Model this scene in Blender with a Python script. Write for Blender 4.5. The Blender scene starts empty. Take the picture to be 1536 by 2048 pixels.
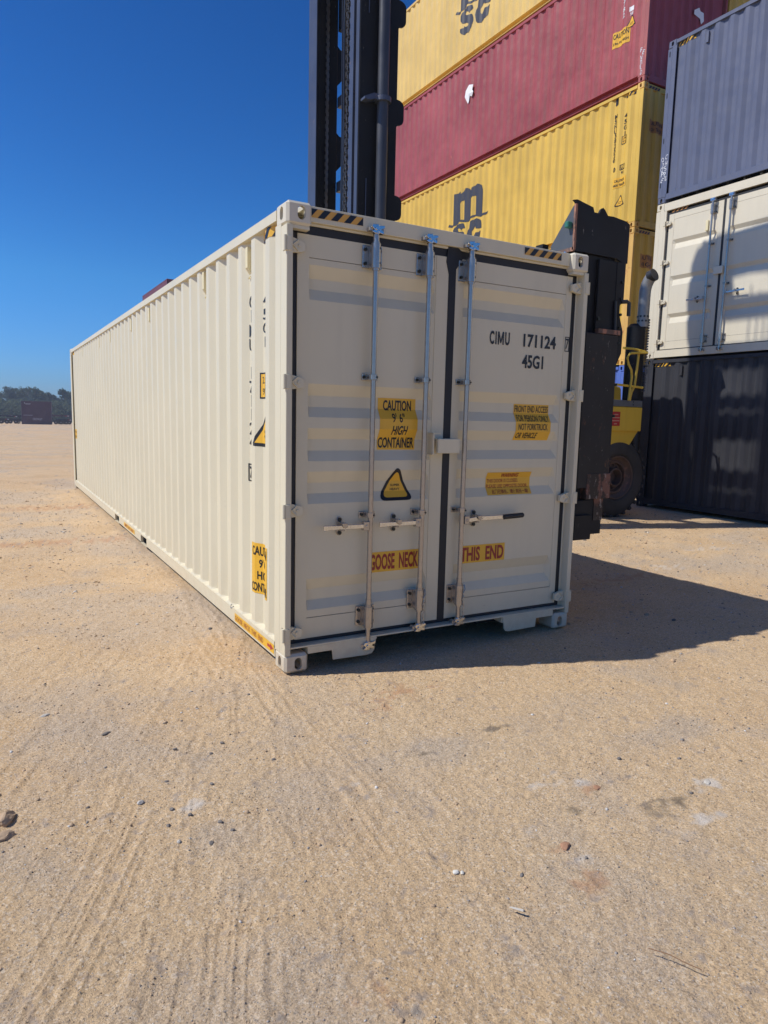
import bpy, bmesh, math, random
import numpy as np
from mathutils import Matrix, Vector

random.seed(7)
R = math.radians
scene = bpy.context.scene
COL = scene.collection

# ------------------------------------------------------------------ camera, sky, sun, exposure
EYE = (-1.5865, -4.0197, 1.6451)
YAW, PITCH, ROLL, FPX = R(29.6468), R(-7.7242), R(1.3862), 1396.4
cd = bpy.data.cameras.new("camera")
cam = bpy.data.objects.new("camera", cd)
COL.objects.link(cam)
fwd = Vector((math.sin(YAW) * math.cos(PITCH), math.cos(YAW) * math.cos(PITCH), math.sin(PITCH)))
rt0 = Vector((math.cos(YAW), -math.sin(YAW), 0)); up0 = rt0.cross(fwd)
rt = math.cos(ROLL) * rt0 + math.sin(ROLL) * up0
up = -math.sin(ROLL) * rt0 + math.cos(ROLL) * up0
m = Matrix((rt, up, -fwd)).transposed().to_4x4(); m.translation = EYE
cam.matrix_world = m
cd.sensor_fit = 'VERTICAL'; cd.sensor_height = 24.0; cd.lens = 24.0 * FPX / 2048.0
cd.clip_start = 0.05; cd.clip_end = 6000
scene.camera = cam

SUN_FROM = Vector((-2.41, 0.80, 2.896)).normalized()
SUN_EL = math.asin(SUN_FROM.z)
SUN_AZ = math.atan2(SUN_FROM.x, SUN_FROM.y)      # from +Y towards +X
world = bpy.data.worlds.new("World"); scene.world = world; world.use_nodes = True
wn = world.node_tree.nodes; wl = world.node_tree.links
bg = wn["Background"]
sky = wn.new("ShaderNodeTexSky"); sky.sky_type = 'NISHITA'; sky.sun_disc = False
sky.sun_elevation = SUN_EL; sky.sun_rotation = SUN_AZ; sky.altitude = 100
sky.air_density = 1.0; sky.dust_density = 0.15; sky.ozone_density = 3.5
hs = wn.new("ShaderNodeHueSaturation"); hs.inputs["Saturation"].default_value = 1.15
wl.new(sky.outputs[0], hs.inputs["Color"])
# deep clear winter blue: each channel of the sky raised to a power (scaled to exposure before and after)
SKS = 0.12
sp_ = wn.new("ShaderNodeSeparateColor"); cb_ = wn.new("ShaderNodeCombineColor"); wl.new(hs.outputs[0], sp_.inputs[0])
for ci, (ga, gg) in enumerate(((0.66, 1.60), (0.93, 1.43), (1.17, 1.41))):
    m1 = wn.new("ShaderNodeMath"); m1.operation = 'MULTIPLY'; m1.inputs[1].default_value = SKS
    m2 = wn.new("ShaderNodeMath"); m2.operation = 'POWER'; m2.inputs[1].default_value = gg
    m3 = wn.new("ShaderNodeMath"); m3.operation = 'MULTIPLY'; m3.inputs[1].default_value = ga / SKS
    wl.new(sp_.outputs[ci], m1.inputs[0]); wl.new(m1.outputs[0], m2.inputs[0]); wl.new(m2.outputs[0], m3.inputs[0]); wl.new(m3.outputs[0], cb_.inputs[ci])
tc_ = wn.new("ShaderNodeTexCoord"); sx_ = wn.new("ShaderNodeSeparateXYZ"); wl.new(tc_.outputs["Generated"], sx_.inputs[0])
mr_ = wn.new("ShaderNodeMapRange"); mr_.inputs[1].default_value = 0.0; mr_.inputs[2].default_value = 0.17; wl.new(sx_.outputs[2], mr_.inputs[0])
hz_ = wn.new("ShaderNodeMix"); hz_.data_type = 'RGBA'; hz_.inputs[6].default_value = (0.40, 0.52, 0.97, 1); hz_.inputs[7].default_value = (1, 1, 1, 1); wl.new(mr_.outputs[0], hz_.inputs[0])
mu_ = wn.new("ShaderNodeMix"); mu_.data_type = 'RGBA'; mu_.blend_type = 'MULTIPLY'; mu_.inputs[0].default_value = 1.0
wl.new(cb_.outputs[0], mu_.inputs[6]); wl.new(hz_.outputs[2], mu_.inputs[7])
wl.new(mu_.outputs[2], bg.inputs["Color"])
bg.inputs["Strength"].default_value = SKS
sd = bpy.data.lights.new("sun", 'SUN'); sd.energy = 4.3; sd.angle = R(0.5); sd.color = (1.0, 0.962, 0.90)
sun = bpy.data.objects.new("sun", sd); COL.objects.link(sun)
sun.rotation_euler = SUN_FROM.to_track_quat('Z', 'Y').to_euler()
sun.location = (-10, 5, 20)
scene.view_settings.view_transform = 'Standard'; scene.view_settings.look = 'None'
scene.view_settings.gamma = 1.0; scene.view_settings.exposure = 0.0
scene.view_settings.use_curve_mapping = False
scene.render.resolution_x = 768; scene.render.resolution_y = 1024
scene.cycles.max_bounces = 8; scene.cycles.diffuse_bounces = 5

# ------------------------------------------------------------------ materials
MATS = {}
def new_mat(name):
    mt = bpy.data.materials.new(name); mt.use_nodes = True
    nt = mt.node_tree
    return mt, nt, nt.nodes["Principled BSDF"]

def N(nt, t, **kw):
    n = nt.nodes.new(t)
    for k, v in kw.items():
        if k in n.inputs: n.inputs[k].default_value = v
        else: setattr(n, k, v)
    return n

def mixc(nt, fac, a, b):
    mx = nt.nodes.new("ShaderNodeMix"); mx.data_type = 'RGBA'
    if isinstance(fac, (int, float)): mx.inputs[0].default_value = fac
    else: nt.links.new(fac, mx.inputs[0])
    for sock, v in ((mx.inputs[6], a), (mx.inputs[7], b)):
        if isinstance(v, (tuple, list)): sock.default_value = (*v[:3], 1)
        else: nt.links.new(v, sock)
    return mx.outputs[2]

def ramp(nt, src, lo, hi, a=0.0, b=1.0):
    mr = nt.nodes.new("ShaderNodeMapRange"); mr.inputs[1].default_value = lo; mr.inputs[2].default_value = hi
    mr.inputs[3].default_value = a; mr.inputs[4].default_value = b
    nt.links.new(src, mr.inputs[0]); return mr.outputs[0]

def noise(nt, scale, detail=4, rough=0.6, vec=None, stretch=None, world_space=True):
    if vec is None:
        g = nt.nodes.new("ShaderNodeNewGeometry"); vec = g.outputs["Position"]
    if stretch:
        mp = nt.nodes.new("ShaderNodeMapping"); mp.inputs["Scale"].default_value = stretch
        nt.links.new(vec, mp.inputs[0]); vec = mp.outputs[0]
    n = nt.nodes.new("ShaderNodeTexNoise"); n.inputs["Scale"].default_value = scale
    n.inputs["Detail"].default_value = detail; n.inputs["Roughness"].default_value = rough
    nt.links.new(vec, n.inputs["Vector"]); return n.outputs["Fac"]

def paint(name, col, rough=0.42, rust=0.0, fade=0.12, grime=0.15, rustcol=(0.16, 0.055, 0.025), bump=0.06, scratch=0.0, wave=0.0, metallic=0.0, spec=0.5, dust=0.0):
    """painted steel: faded patches, vertical grime streaks, rust spots, orange-peel relief"""
    mt, nt, b = new_mat(name)
    c = mixc(nt, ramp(nt, noise(nt, 0.9, 3), 0.35, 0.7), col, tuple(min(1, x * (1 + fade) + fade * 0.04) for x in col))
    streak = ramp(nt, noise(nt, 9.0, 4, 0.65, stretch=(1, 1, 0.07)), 0.50, 0.80)
    mlt = nt.nodes.new("ShaderNodeMath"); mlt.operation = 'MULTIPLY'; mlt.inputs[1].default_value = grime
    nt.links.new(streak, mlt.inputs[0])
    c = mixc(nt, mlt.outputs[0], c, tuple(x * 0.45 + 0.012 for x in col))
    if rust > 0:
        r1 = noise(nt, 7.0, 8, 0.72, stretch=(1, 1, 0.45))
        rm = ramp(nt, r1, 0.74 - rust * 0.34, 0.80 - rust * 0.34)
        rc = mixc(nt, noise(nt, 60, 3), rustcol, tuple(x * 2.3 for x in rustcol))
        c = mixc(nt, rm, c, rc)
    if scratch > 0:
        s1 = noise(nt, 26, 8, 0.8, stretch=(1, 1, 0.35))
        sm = ramp(nt, s1, 0.70 - scratch * 0.1, 0.73 - scratch * 0.1)
        c = mixc(nt, sm, c, (0.33, 0.30, 0.27))
    if dust > 0:
        g_ = nt.nodes.new("ShaderNodeNewGeometry"); sz = nt.nodes.new("ShaderNodeSeparateXYZ"); nt.links.new(g_.outputs["Position"], sz.inputs[0])
        hz = ramp(nt, sz.outputs[2], 0.02, 0.55, 1, 0); pw = nt.nodes.new("ShaderNodeMath"); pw.operation = 'POWER'; pw.inputs[1].default_value = 2.2; nt.links.new(hz, pw.inputs[0])
        dm = nt.nodes.new("ShaderNodeMath"); dm.operation = 'MULTIPLY'; nt.links.new(pw.outputs[0], dm.inputs[0]); nt.links.new(ramp(nt, noise(nt, 14, 6, 0.7), 0.30, 0.70, 0, dust), dm.inputs[1])
        c = mixc(nt, dm.outputs[0], c, (0.50, 0.36, 0.21))
        sc_n = ramp(nt, noise(nt, 70, 3, 0.6, stretch=(0.12, 0.12, 1.6)), 0.735, 0.76, 0, 0.5)
        c = mixc(nt, sc_n, c, (0.36, 0.31, 0.24))
    nt.links.new(c, b.inputs["Base Color"])
    b.inputs["Roughness"].default_value = rough; b.inputs["Metallic"].default_value = metallic
    nt.links.new(ramp(nt, noise(nt, 5, 4), 0.3, 0.7, rough - 0.07, rough + 0.1), b.inputs["Roughness"])
    bp = nt.nodes.new("ShaderNodeBump"); bp.inputs["Strength"].default_value = bump; bp.inputs["Distance"].default_value = 0.004
    nt.links.new(noise(nt, 35, 3), bp.inputs["Height"])
    last = bp
    if wave > 0:   # plate that is not quite flat
        b2 = nt.nodes.new("ShaderNodeBump"); b2.inputs["Strength"].default_value = wave; b2.inputs["Distance"].default_value = 0.02
        nt.links.new(noise(nt, 2.6, 2), b2.inputs["Height"]); nt.links.new(bp.outputs[0], b2.inputs["Normal"]); last = b2
    nt.links.new(last.outputs[0], b.inputs["Normal"])
    b.inputs["Specular IOR Level"].default_value = spec
    MATS[name] = mt; return mt

def plain(name, col, rough=0.5, metallic=0.0, var=0.12, sc=12):
    mt, nt, b = new_mat(name)
    c = mixc(nt, noise(nt, sc, 5), tuple(x * (1 - var) for x in col), tuple(min(1, x * (1 + var)) for x in col))
    nt.links.new(c, b.inputs["Base Color"]); b.inputs["Roughness"].default_value = rough; b.inputs["Metallic"].default_value = metallic
    MATS[name] = mt; return mt

CREAM = paint("cream_paint", (0.668, 0.607, 0.435), 0.40, 0.0, 0.05, 0.10, wave=0.14, dust=0.55)
CREAMPOST = paint("cream_post_paint", (0.668, 0.607, 0.435), 0.42, 0.075, 0.05, 0.10, wave=0.05, rustcol=(0.30, 0.19, 0.11), dust=0.55)
CREAMCAST = paint("cream_casting_paint", (0.64, 0.59, 0.46), 0.5, 0.17, 0.05, 0.10, dust=0.7)
CREAM2 = paint("cream_paint_stack", (0.66, 0.60, 0.46), 0.42, 0.0, 0.05, 0.10, wave=0.12)
VENTC = paint("vent_cream", (0.70, 0.62, 0.38), 0.5, 0.0)
YEL = paint("faded_yellow_paint", (0.60, 0.385, 0.055), 0.5, 0.10, 0.22, 0.30, wave=0.25)
YELTOP = paint("pale_yellow_paint", (0.63, 0.43, 0.12), 0.5, 0.04, 0.22, 0.30, wave=0.25)
YELR = paint("rusty_yellow_paint", (0.60, 0.36, 0.09), 0.55, 0.42, 0.3, 0.45, (0.30, 0.12, 0.05))
MAR = paint("maroon_paint", (0.28, 0.050, 0.052), 0.48, 0.14, 0.35, 0.35, (0.46, 0.17, 0.09), wave=0.6, scratch=0.15)
MARR = paint("rusty_maroon_paint", (0.30, 0.075, 0.07), 0.55, 0.45, 0.3, 0.4, (0.33, 0.12, 0.06))
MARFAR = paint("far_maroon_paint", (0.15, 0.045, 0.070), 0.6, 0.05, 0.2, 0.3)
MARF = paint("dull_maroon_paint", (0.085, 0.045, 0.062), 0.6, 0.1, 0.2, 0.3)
BLU = paint("worn_blue_paint", (0.07, 0.13, 0.42), 0.5, 0.12, 0.2, 0.3)
SLATE = paint("slate_blue_paint", (0.105, 0.118, 0.175), 0.38, 0.0, 0.15, 0.15, wave=0.2)
BLACKP = paint("black_paint", (0.040, 0.041, 0.047), 0.40, 0.0, 0.2, 0.15, wave=0.2, spec=0.15)
MACH = paint("machine_black", (0.012, 0.012, 0.013), 0.5, 0.13, 0.2, 0.2, (0.07, 0.035, 0.02), scratch=0.55, spec=0.2)
MACHW = paint("worn_machine_black", (0.022, 0.020, 0.019), 0.5, 0.42, 0.2, 0.3, (0.075, 0.035, 0.02), scratch=0.75, spec=0.25)
SCUFF = paint("scuffed_brown_steel", (0.030, 0.022, 0.018), 0.5, 0.75, 0.2, 0.3, (0.11, 0.05, 0.035), scratch=1.2, spec=0.3)
CYLM = paint("dark_cylinder_paint", (0.040, 0.043, 0.052), 0.36, 0.0, 0.2, 0.3)
MACHR = paint("rusty_edge_steel", (0.10, 0.06, 0.045), 0.65, 0.65, 0.2, 0.3, (0.22, 0.10, 0.06), scratch=0.5)
RAILS = paint("greased_rail_steel", (0.075, 0.085, 0.115), 0.35, 0.30, 0.2, 0.4, (0.19, 0.12, 0.07), scratch=0.45, metallic=0.3)
GUS = paint("worn_blue_grey_plate", (0.050, 0.058, 0.068), 0.5, 0.2, 0.2, 0.3)
PIPE = plain("dull_aluminised_pipe", (0.27, 0.265, 0.25), 0.4, 0.4)
TUBE = paint("grey_tube_paint", (0.11, 0.115, 0.13), 0.38, 0.0, 0.2, 0.3)
MYEL = paint("machine_yellow", (0.62, 0.42, 0.045), 0.42, 0.08, 0.1, 0.2, (0.12, 0.05, 0.03))
STEP = paint("grey_step_paint", (0.095, 0.105, 0.115), 0.6, 0.12, 0.2, 0.3)
GALV = plain("galvanised_steel", (0.43, 0.40, 0.355), 0.20, 0.62, 0.2, 30)
CHROME = plain("zinc_plated_steel", (0.62, 0.62, 0.60), 0.22, 1.0, 0.2, 40)
GASKET = plain("black_rubber_gasket", (0.017, 0.018, 0.020), 0.6)
GRIP = plain("black_rubber_grip", (0.02, 0.02, 0.02), 0.5)
BOLT = plain("dark_bolt", (0.03, 0.035, 0.03), 0.5, 0.5)
CHAIN = plain("dry_chain_steel", (0.20, 0.185, 0.17), 0.45, 0.8, 0.4, 60)
HOSE = plain("black_hose", (0.02, 0.02, 0.022), 0.4)
TYRE = paint("dusty_tyre_rubber", (0.030, 0.028, 0.026), 0.85, 0.0, 0.6, 0.1, bump=0.4)
RIM = paint("rusty_rim", (0.10, 0.065, 0.05), 0.7, 0.5, 0.2, 0.3, (0.14, 0.07, 0.045))
STK = plain("yellow_sticker", (0.78, 0.44, 0.035), 0.38, 0, 0.05)
STKP = plain("amber_stripe_sticker", (0.68, 0.36, 0.06), 0.4, 0, 0.05)
STKF = plain("faded_orange_sticker", (0.45, 0.20, 0.04), 0.5, 0, 0.1)
INK = plain("black_vinyl", (0.012, 0.012, 0.014), 0.4)
LOGOINK = plain("charcoal_vinyl", (0.045, 0.045, 0.055), 0.5)
REDINK = plain("dark_red_vinyl", (0.30, 0.025, 0.02), 0.4)
REDFLAT = plain("red_sticker", (0.40, 0.03, 0.03), 0.4)
WHITEINK = plain("white_vinyl", (0.75, 0.75, 0.76), 0.5)
CHALK = plain("white_chalk", (0.72, 0.74, 0.78), 0.8)
PAPER = plain("torn_white_paper", (0.80, 0.80, 0.80), 0.7, 0, 0.04)
UNDER = plain("dark_undercoat", (0.03, 0.028, 0.026), 0.8)
GREENB = plain("green_rubber_bumper", (0.025, 0.15, 0.11), 0.5)
GLASS = plain("tinted_glass", (0.02, 0.03, 0.035), 0.08)
WOODM = plain("dry_twig", (0.25, 0.14, 0.07), 0.8)

# ------------------------------------------------------------------ mesh helpers
class MB:
    def __init__(s): s.v = []; s.f = []
    def add(s, vs, fs, M=None):
        n = len(s.v)
        if M is not None: vs = [tuple(M @ Vector(p)) for p in vs]
        s.v += [tuple(p) for p in vs]; s.f += [tuple(i + n for i in f) for f in fs]; return s
    def box(s, x0, x1, y0, y1, z0, z1, M=None):
        vs = [(x0, y0, z0), (x1, y0, z0), (x1, y1, z0), (x0, y1, z0), (x0, y0, z1), (x1, y0, z1), (x1, y1, z1), (x0, y1, z1)]
        return s.add(vs, [(3, 2, 1, 0), (4, 5, 6, 7), (0, 1, 5, 4), (1, 2, 6, 5), (2, 3, 7, 6), (3, 0, 4, 7)], M)
    def cyl(s, p, q, r, n=12, r2=None, cap=True):
        p = Vector(p); q = Vector(q); d = (q - p)
        if d.length < 1e-6: return s
        a = d.orthogonal().normalized(); b = d.normalized().cross(a); r2 = r if r2 is None else r2
        vs = []
        for c, rr in ((p, r), (q, r2)):
            for i in range(n):
                t = 2 * math.pi * i / n; vs.append(c + (a * math.cos(t) + b * math.sin(t)) * rr)
        fs = [(i, (i + 1) % n, n + (i + 1) % n, n + i) for i in range(n)]
        if cap: fs += [tuple(range(n - 1, -1, -1)), tuple(range(n, 2 * n))]
        return s.add(vs, fs)
    def tube(s, pts, r, n=10):
        pts = [Vector(p) for p in pts]; rings = []
        ref = Vector((0.13, 0.27, 0.95))
        for i, p in enumerate(pts):
            d = (pts[min(i + 1, len(pts) - 1)] - pts[max(i - 1, 0)]).normalized()
            a = d.cross(ref)
            if a.length < 1e-3: a = d.orthogonal()
            a.normalize(); b = d.cross(a)
            rings.append([p + (a * math.cos(2 * math.pi * k / n) + b * math.sin(2 * math.pi * k / n)) * r for k in range(n)])
        vs = [q for rg in rings for q in rg]; fs = []
        for i in range(len(pts) - 1):
            for k in range(n): fs.append((i * n + k, i * n + (k + 1) % n, (i + 1) * n + (k + 1) % n, (i + 1) * n + k))
        fs += [tuple(range(n - 1, -1, -1)), tuple(range((len(pts) - 1) * n, len(pts) * n))]
        return s.add(vs, fs)
    def prism(s, poly, a0, a1, plane='xz'):
        """extrude a 2D polygon; plane xz -> along y, yz -> along x, xy -> along z"""
        n = len(poly)
        def P(u, v, w): return {'xz': (u, w, v), 'yz': (w, u, v), 'xy': (u, v, w)}[plane]
        vs = [P(u, v, a0) for u, v in poly] + [P(u, v, a1) for u, v in poly]
        fs = [(i, (i + 1) % n, n + (i + 1) % n, n + i) for i in range(n)] + [tuple(range(n - 1, -1, -1)), tuple(range(n, 2 * n))]
        return s.add(vs, fs)
    def lathe(s, prof, c, axis='y', n=40):
        """prof: list of (r, a) around axis through c"""
        vs = []; 
        for r, a in prof:
            for k in range(n):
                t = 2 * math.pi * k / n
                if axis == 'y': vs.append((c[0] + r * math.cos(t), c[1] + a, c[2] + r * math.sin(t)))
                else: vs.append((c[0] + r * math.cos(t), c[1] + r * math.sin(t), c[2] + a))
        fs = []
        for i in range(len(prof) - 1):
            for k in range(n): fs.append((i * n + k, i * n + (k + 1) % n, (i + 1) * n + (k + 1) % n, (i + 1) * n + k))
        return s.add(vs, fs)
    def mesh(s, name, smooth=False, fix=True, bevel=0.0):
        me = bpy.data.meshes.new(name); me.from_pydata(s.v, [], s.f); me.update()
        if fix or bevel:
            bm = bmesh.new(); bm.from_mesh(me)
            if bevel:
                es = [e for e in bm.edges if len(e.link_faces) == 2 and e.calc_face_angle(0) > 0.5]
                bmesh.ops.bevel(bm, geom=es, offset=bevel, segments=1, affect='EDGES', clamp_overlap=True)
            bmesh.ops.recalc_face_normals(bm, faces=bm.faces[:]); bm.to_mesh(me); bm.free()
        if smooth:
            me.polygons.foreach_set("use_smooth", [True] * len(me.polygons))
            try: me.set_sharp_from_angle(angle=R(40))
            except Exception: pass
        return me

def depth(o):
    d = 0
    while o.parent is not None: o = o.parent; d += 1
    return d
def link(name, me, mat=None, parent=None, M=None):
    while parent is not None and depth(parent) >= 2:      # never a fourth level
        Mp = parent.matrix_basis; M = Mp @ M if M is not None else Mp.copy(); parent = parent.parent
    o = bpy.data.objects.new(name, me); COL.objects.link(o)
    if mat is not None:
        if len(me.materials) == 0: me.materials.append(mat)
        o.material_slots[0].link = 'OBJECT'; o.material_slots[0].material = mat
    if parent is not None: o.parent = parent
    if M is not None: o.matrix_basis = M
    return o

TINY = {"bolt", "cam_keeper", "wheel_nut", "warning_print", "chalk_mark", "post_slot", "rod_clamp", "sleeve_bracket", "handle_catch", "lift_chain", "cam"}
def part(name, mb, mat, parent, M=None, smooth=False, bevel=0.0):
    me = mb if isinstance(mb, bpy.types.Mesh) else mb.mesh(name, smooth, bevel=bevel)
    o = link(name, me, mat, parent, M)
    if name in TINY: o["kind"] = "stuff"
    return o

def thing(name, label, cat, loc=(0, 0, 0), rotz=0, group=None):
    o = bpy.data.objects.new(name, None); COL.objects.link(o); o.empty_display_size = 0.2
    o.location = loc; o.rotation_euler = (0, 0, rotz); o["label"] = label; o["category"] = cat
    if group: o["group"] = group
    return o
def tag(o, label=None, cat=None, group=None, kind=None):
    for k, v in (("label", label), ("category", cat), ("group", group), ("kind", kind)):
        if v: o[k] = v
    return o

# ---- flat print laid onto a folded surface -------------------------------------------------
FONT_CACHE = {}
def text2d(s, u0, v0, w, h, shear=0.0, bold=0.0, stretch=True):
    """2D triangles of a text, fitted to the box u0..u0+w, v0..v0+h"""
    c = bpy.data.curves.new("txt", 'FONT'); c.body = s; c.offset = bold; c.shear = shear; c.resolution_u = 3
    o = bpy.data.objects.new("txt", c); COL.objects.link(o)
    dg = bpy.context.evaluated_depsgraph_get(); ev = o.evaluated_get(dg); me = ev.to_mesh()
    vs = [(v.co.x, v.co.y) for v in me.vertices]; fs = [tuple(p.vertices) for p in me.polygons]
    ev.to_mesh_clear(); bpy.data.objects.remove(o); bpy.data.curves.remove(c)
    xs = [p[0] for p in vs]; ys = [p[1] for p in vs]
    sx = w / (max(xs) - min(xs)); sy = h / (max(ys) - min(ys))
    return [(u0 + (x - min(xs)) * sx, v0 + (y - min(ys)) * sy) for x, y in vs], fs

def rect2d(u0, v0, w, h): return [(u0, v0), (u0 + w, v0), (u0 + w, v0 + h), (u0, v0 + h)], [(0, 1, 2, 3)]
def poly2d(pts): return list(pts), [tuple(range(len(pts)))]
def roundtri(cx, v0, v1, hw, r, n=5):
    P = [Vector((cx - hw, v0)), Vector((cx + hw, v0)), Vector((cx, v1))]; out = []
    for i in range(3):
        a, b, c = P[i - 1], P[i], P[(i + 1) % 3]
        p = b + (a - b).normalized() * r; q = b + (c - b).normalized() * r
        for k in range(n + 1):
            t = k / n; out.append(tuple((1 - t) ** 2 * p + 2 * t * (1 - t) * b + t * t * q))
    return out
def join2d(*ps):
    V = []; F = []
    for v, f in ps:
        n = len(V); V += v; F += [tuple(i + n for i in g) for g in f]
    return V, F
def frame2d(u0, v0, w, h, t):
    return join2d(rect2d(u0, v0, w, t), rect2d(u0, v0 + h - t, w, t), rect2d(u0, v0 + t, t, h - 2 * t), rect2d(u0 + w - t, v0 + t, t, h - 2 * t))

def decal(name, shape, folds_u, folds_v, D, off, mat, parent, M=None):
    """shape in (u,v); cut along the folds, then laid at depth D(u,v)-off : local (u, D-off, v)"""
    V, F = shape
    bm = bmesh.new(); vs = [bm.verts.new((u, 0, v)) for u, v in V]
    for f in F:
        try: bm.faces.new([vs[i] for i in f])
        except ValueError: pass
    big = [f for f in bm.faces if len(f.verts) > 4]
    if big: bmesh.ops.triangulate(bm, faces=big, ngon_method='EAR_CLIP')
    umin = min(p[0] for p in V); umax = max(p[0] for p in V); vmin = min(p[1] for p in V); vmax = max(p[1] for p in V)
    for c in folds_u:
        if umin < c < umax: bmesh.ops.bisect_plane(bm, geom=bm.verts[:] + bm.edges[:] + bm.faces[:], plane_co=(c, 0, 0), plane_no=(1, 0, 0), dist=1e-5)
    for c in folds_v:
        if vmin < c < vmax: bmesh.ops.bisect_plane(bm, geom=bm.verts[:] + bm.edges[:] + bm.faces[:], plane_co=(0, 0, c), plane_no=(0, 0, 1), dist=1e-5)
    for v in bm.verts: v.co.y = D(v.co.x, v.co.z) - off
    for f in bm.faces:
        f.normal_update()
        if f.normal.y > 0: f.normal_flip()
    me = bpy.data.meshes.new(name); bm.to_mesh(me); bm.free()
    return link(name, me, mat, parent, M)

def stripes2d(u0, v0, w, h, n, slant, gap_first=False):
    """slanted bars inside a box, clipped"""
    out = []; per = w / n
    for i in range(-2, n + 2):
        a = u0 + (i + (0.5 if gap_first else 0.0)) * per
        poly = [(a, v0), (a + per / 2, v0), (a + per / 2 + slant, v0 + h), (a + slant, v0 + h)]
        for side, lim in ((1, u0), (-1, u0 + w)):
            res = []
            for k in range(len(poly)):
                p, q = poly[k], poly[(k + 1) % len(poly)]
                ip = (p[0] - lim) * side >= 0; iq = (q[0] - lim) * side >= 0
                if ip: res.append(p)
                if ip != iq:
                    t = (lim - p[0]) / (q[0] - p[0]); res.append((lim, p[1] + t * (q[1] - p[1])))
            poly = res
            if len(poly) < 3: break
        if len(poly) >= 3: out.append(poly2d(poly))
    return join2d(*out)

# ------------------------------------------------------------------ ground
def lattice_noise(seed, size=256):
    t = np.random.RandomState(seed).rand(size, size).astype(np.float64)
    def f(x, y):
        xi = np.floor(x).astype(np.int64); yi = np.floor(y).astype(np.int64)
        fx = x - xi; fy = y - yi; fx = fx * fx * (3 - 2 * fx); fy = fy * fy * (3 - 2 * fy)
        a = t[xi % size, yi % size]; b = t[(xi + 1) % size, yi % size]
        c = t[xi % size, (yi + 1) % size]; d = t[(xi + 1) % size, (yi + 1) % size]
        return (a * (1 - fx) + b * fx) * (1 - fy) + (c * (1 - fx) + d * fx) * fy
    return f
NS = [lattice_noise(i) for i in range(12)]
def fbm(x, y, f0, octv=3, s=0):
    r = 0; a = 1; tot = 0
    for i in range(octv):
        r = r + a * NS[(s + i) % 12](x * f0 * (2.03 ** i) + 17.3 * i, y * f0 * (2.03 ** i) + 5.1 * i); tot += a; a *= 0.5
    return r / tot
def smooth01(x, lo, hi):
    t = np.clip((x - lo) / (hi - lo), 0, 1); return t * t * (3 - 2 * t)
GRAVEL_SPOTS = [(-1.15, 0.1, 0.75, 1.0), (-0.75, -1.5, 0.35, 0.35), (2.2, -1.2, 0.9, 0.35), (1.6, -1.7, 0.7, 0.22), (0.7, -2.0, 0.45, 0.3),
                (1.0, -2.35, 0.5, 0.25), (-1.45, -1.6, 0.22, 0.6), (5.4, 1.2, 1.2, 0.8), (7.5, 2.2, 1.8, 0.8), (-0.35, -0.9, 0.25, 0.5), (0.3, -1.25, 0.3, 0.15), (-1.2, 3.0, 1.0, 0.6), (-0.6, 7.5, 1.5, 1.6), (0.12, 2.6, 0.4, 2.5)]
def gravel_mask(x, y):
    g = np.zeros_like(x)
    for cx, cy, rx, ry in GRAVEL_SPOTS:
        g = np.maximum(g, np.exp(-(((x - cx) / rx) ** 2 + ((y - cy) / ry) ** 2)))
    n = fbm(x, y, 2.4, 6, 3); n2 = fbm(x, y, 0.8, 6, 7)
    return np.clip(0.95 * smooth01(g * 0.62 + (n - 0.5) * 2.6, 0.15, 1.15) + 0.75 * smooth01(n2, 0.50, 0.68), 0, 1)
def ground_h(x, y, r):
    near = 1 - smooth01(r, 10, 22)
    h = 0.030 * (fbm(x, y, 0.35, 3, 0) - 0.5) * smooth01(np.hypot(x - 2, y - 6) , 1, 12) - 0.0118 * np.clip(r - 22, 0, 420)
    h = h + near * (0.014 * (fbm(x, y, 1.9, 3, 2) - 0.5) + 0.010 * (fbm(x, y, 8.0, 3, 4) - 0.5) + 0.009 * (fbm(x, y, 42.0, 3, 6) - 0.5))
    # wheel drag marks: long low ridges, sharp on one side
    def track(px, py, dx, dy, halfw, amp, s, dens):
        L = math.hypot(dx, dy); ux, uy = dx / L, dy / L
        al = (x - px) * ux + (y - py) * uy; ac = -(x - px) * uy + (y - py) * ux
        ac = ac + 0.035 * (NS[s](al * 1.3 + 3, al * 0.0) - 0.5) + 0.012 * (fbm(x, y, 9, 2, s) - 0.5)
        n = NS[(s + 1) % 12](ac * dens + 50, al * 0.8 + 9)
        rid = np.clip(1 - np.abs(2 * n - 1) * 2.6, 0, 1) ** 1.6
        brk = smooth01(NS[(s + 2) % 12](al * 3.0, ac * 9 + 30), 0.42, 0.72)
        msk = np.clip(1 - np.abs(ac) / halfw, 0, 1) ** 0.5
        return amp * rid * brk * msk
    h = h + near * (track(-1.30, -1.6, 0.43, 0.90, 0.42, 0.0062, 1, 32) + track(-0.62, -0.9, 0.30, 0.95, 0.45, 0.0050, 3, 30)
                    + track(-0.36, -2.2, 0.06, 1.0, 0.36, 0.0080, 5, 32) + track(0.55, -2.5, -0.25, 1.0, 0.4, 0.003, 7, 26)
                    + track(3.0, -0.6, 1.0, -0.25, 0.5, 0.005, 8, 18) + track(6.5, 2.2, 1.0, -0.45, 1.6, 0.020, 9, 6)
                    + track(-2.0, 2.0, 0.35, 1.0, 1.2, 0.006, 2, 12) + track(-1.2, 9.0, 1.0, 0.12, 3.0, 0.02, 4, 4)
                    + track(0.0, -1.6, 0.12, 1.0, 0.5, 0.0045, 6, 34) + track(-1.1, 0.6, 0.40, 0.9, 0.6, 0.006, 11, 22) + track(0.9, -2.2, -0.5, 1.0, 0.35, 0.004, 2, 30)
                    + track(1.2, -0.75, -0.35, 1.0, 0.25, 0.004, 10, 26))
    return h - 0.012 * near
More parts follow.
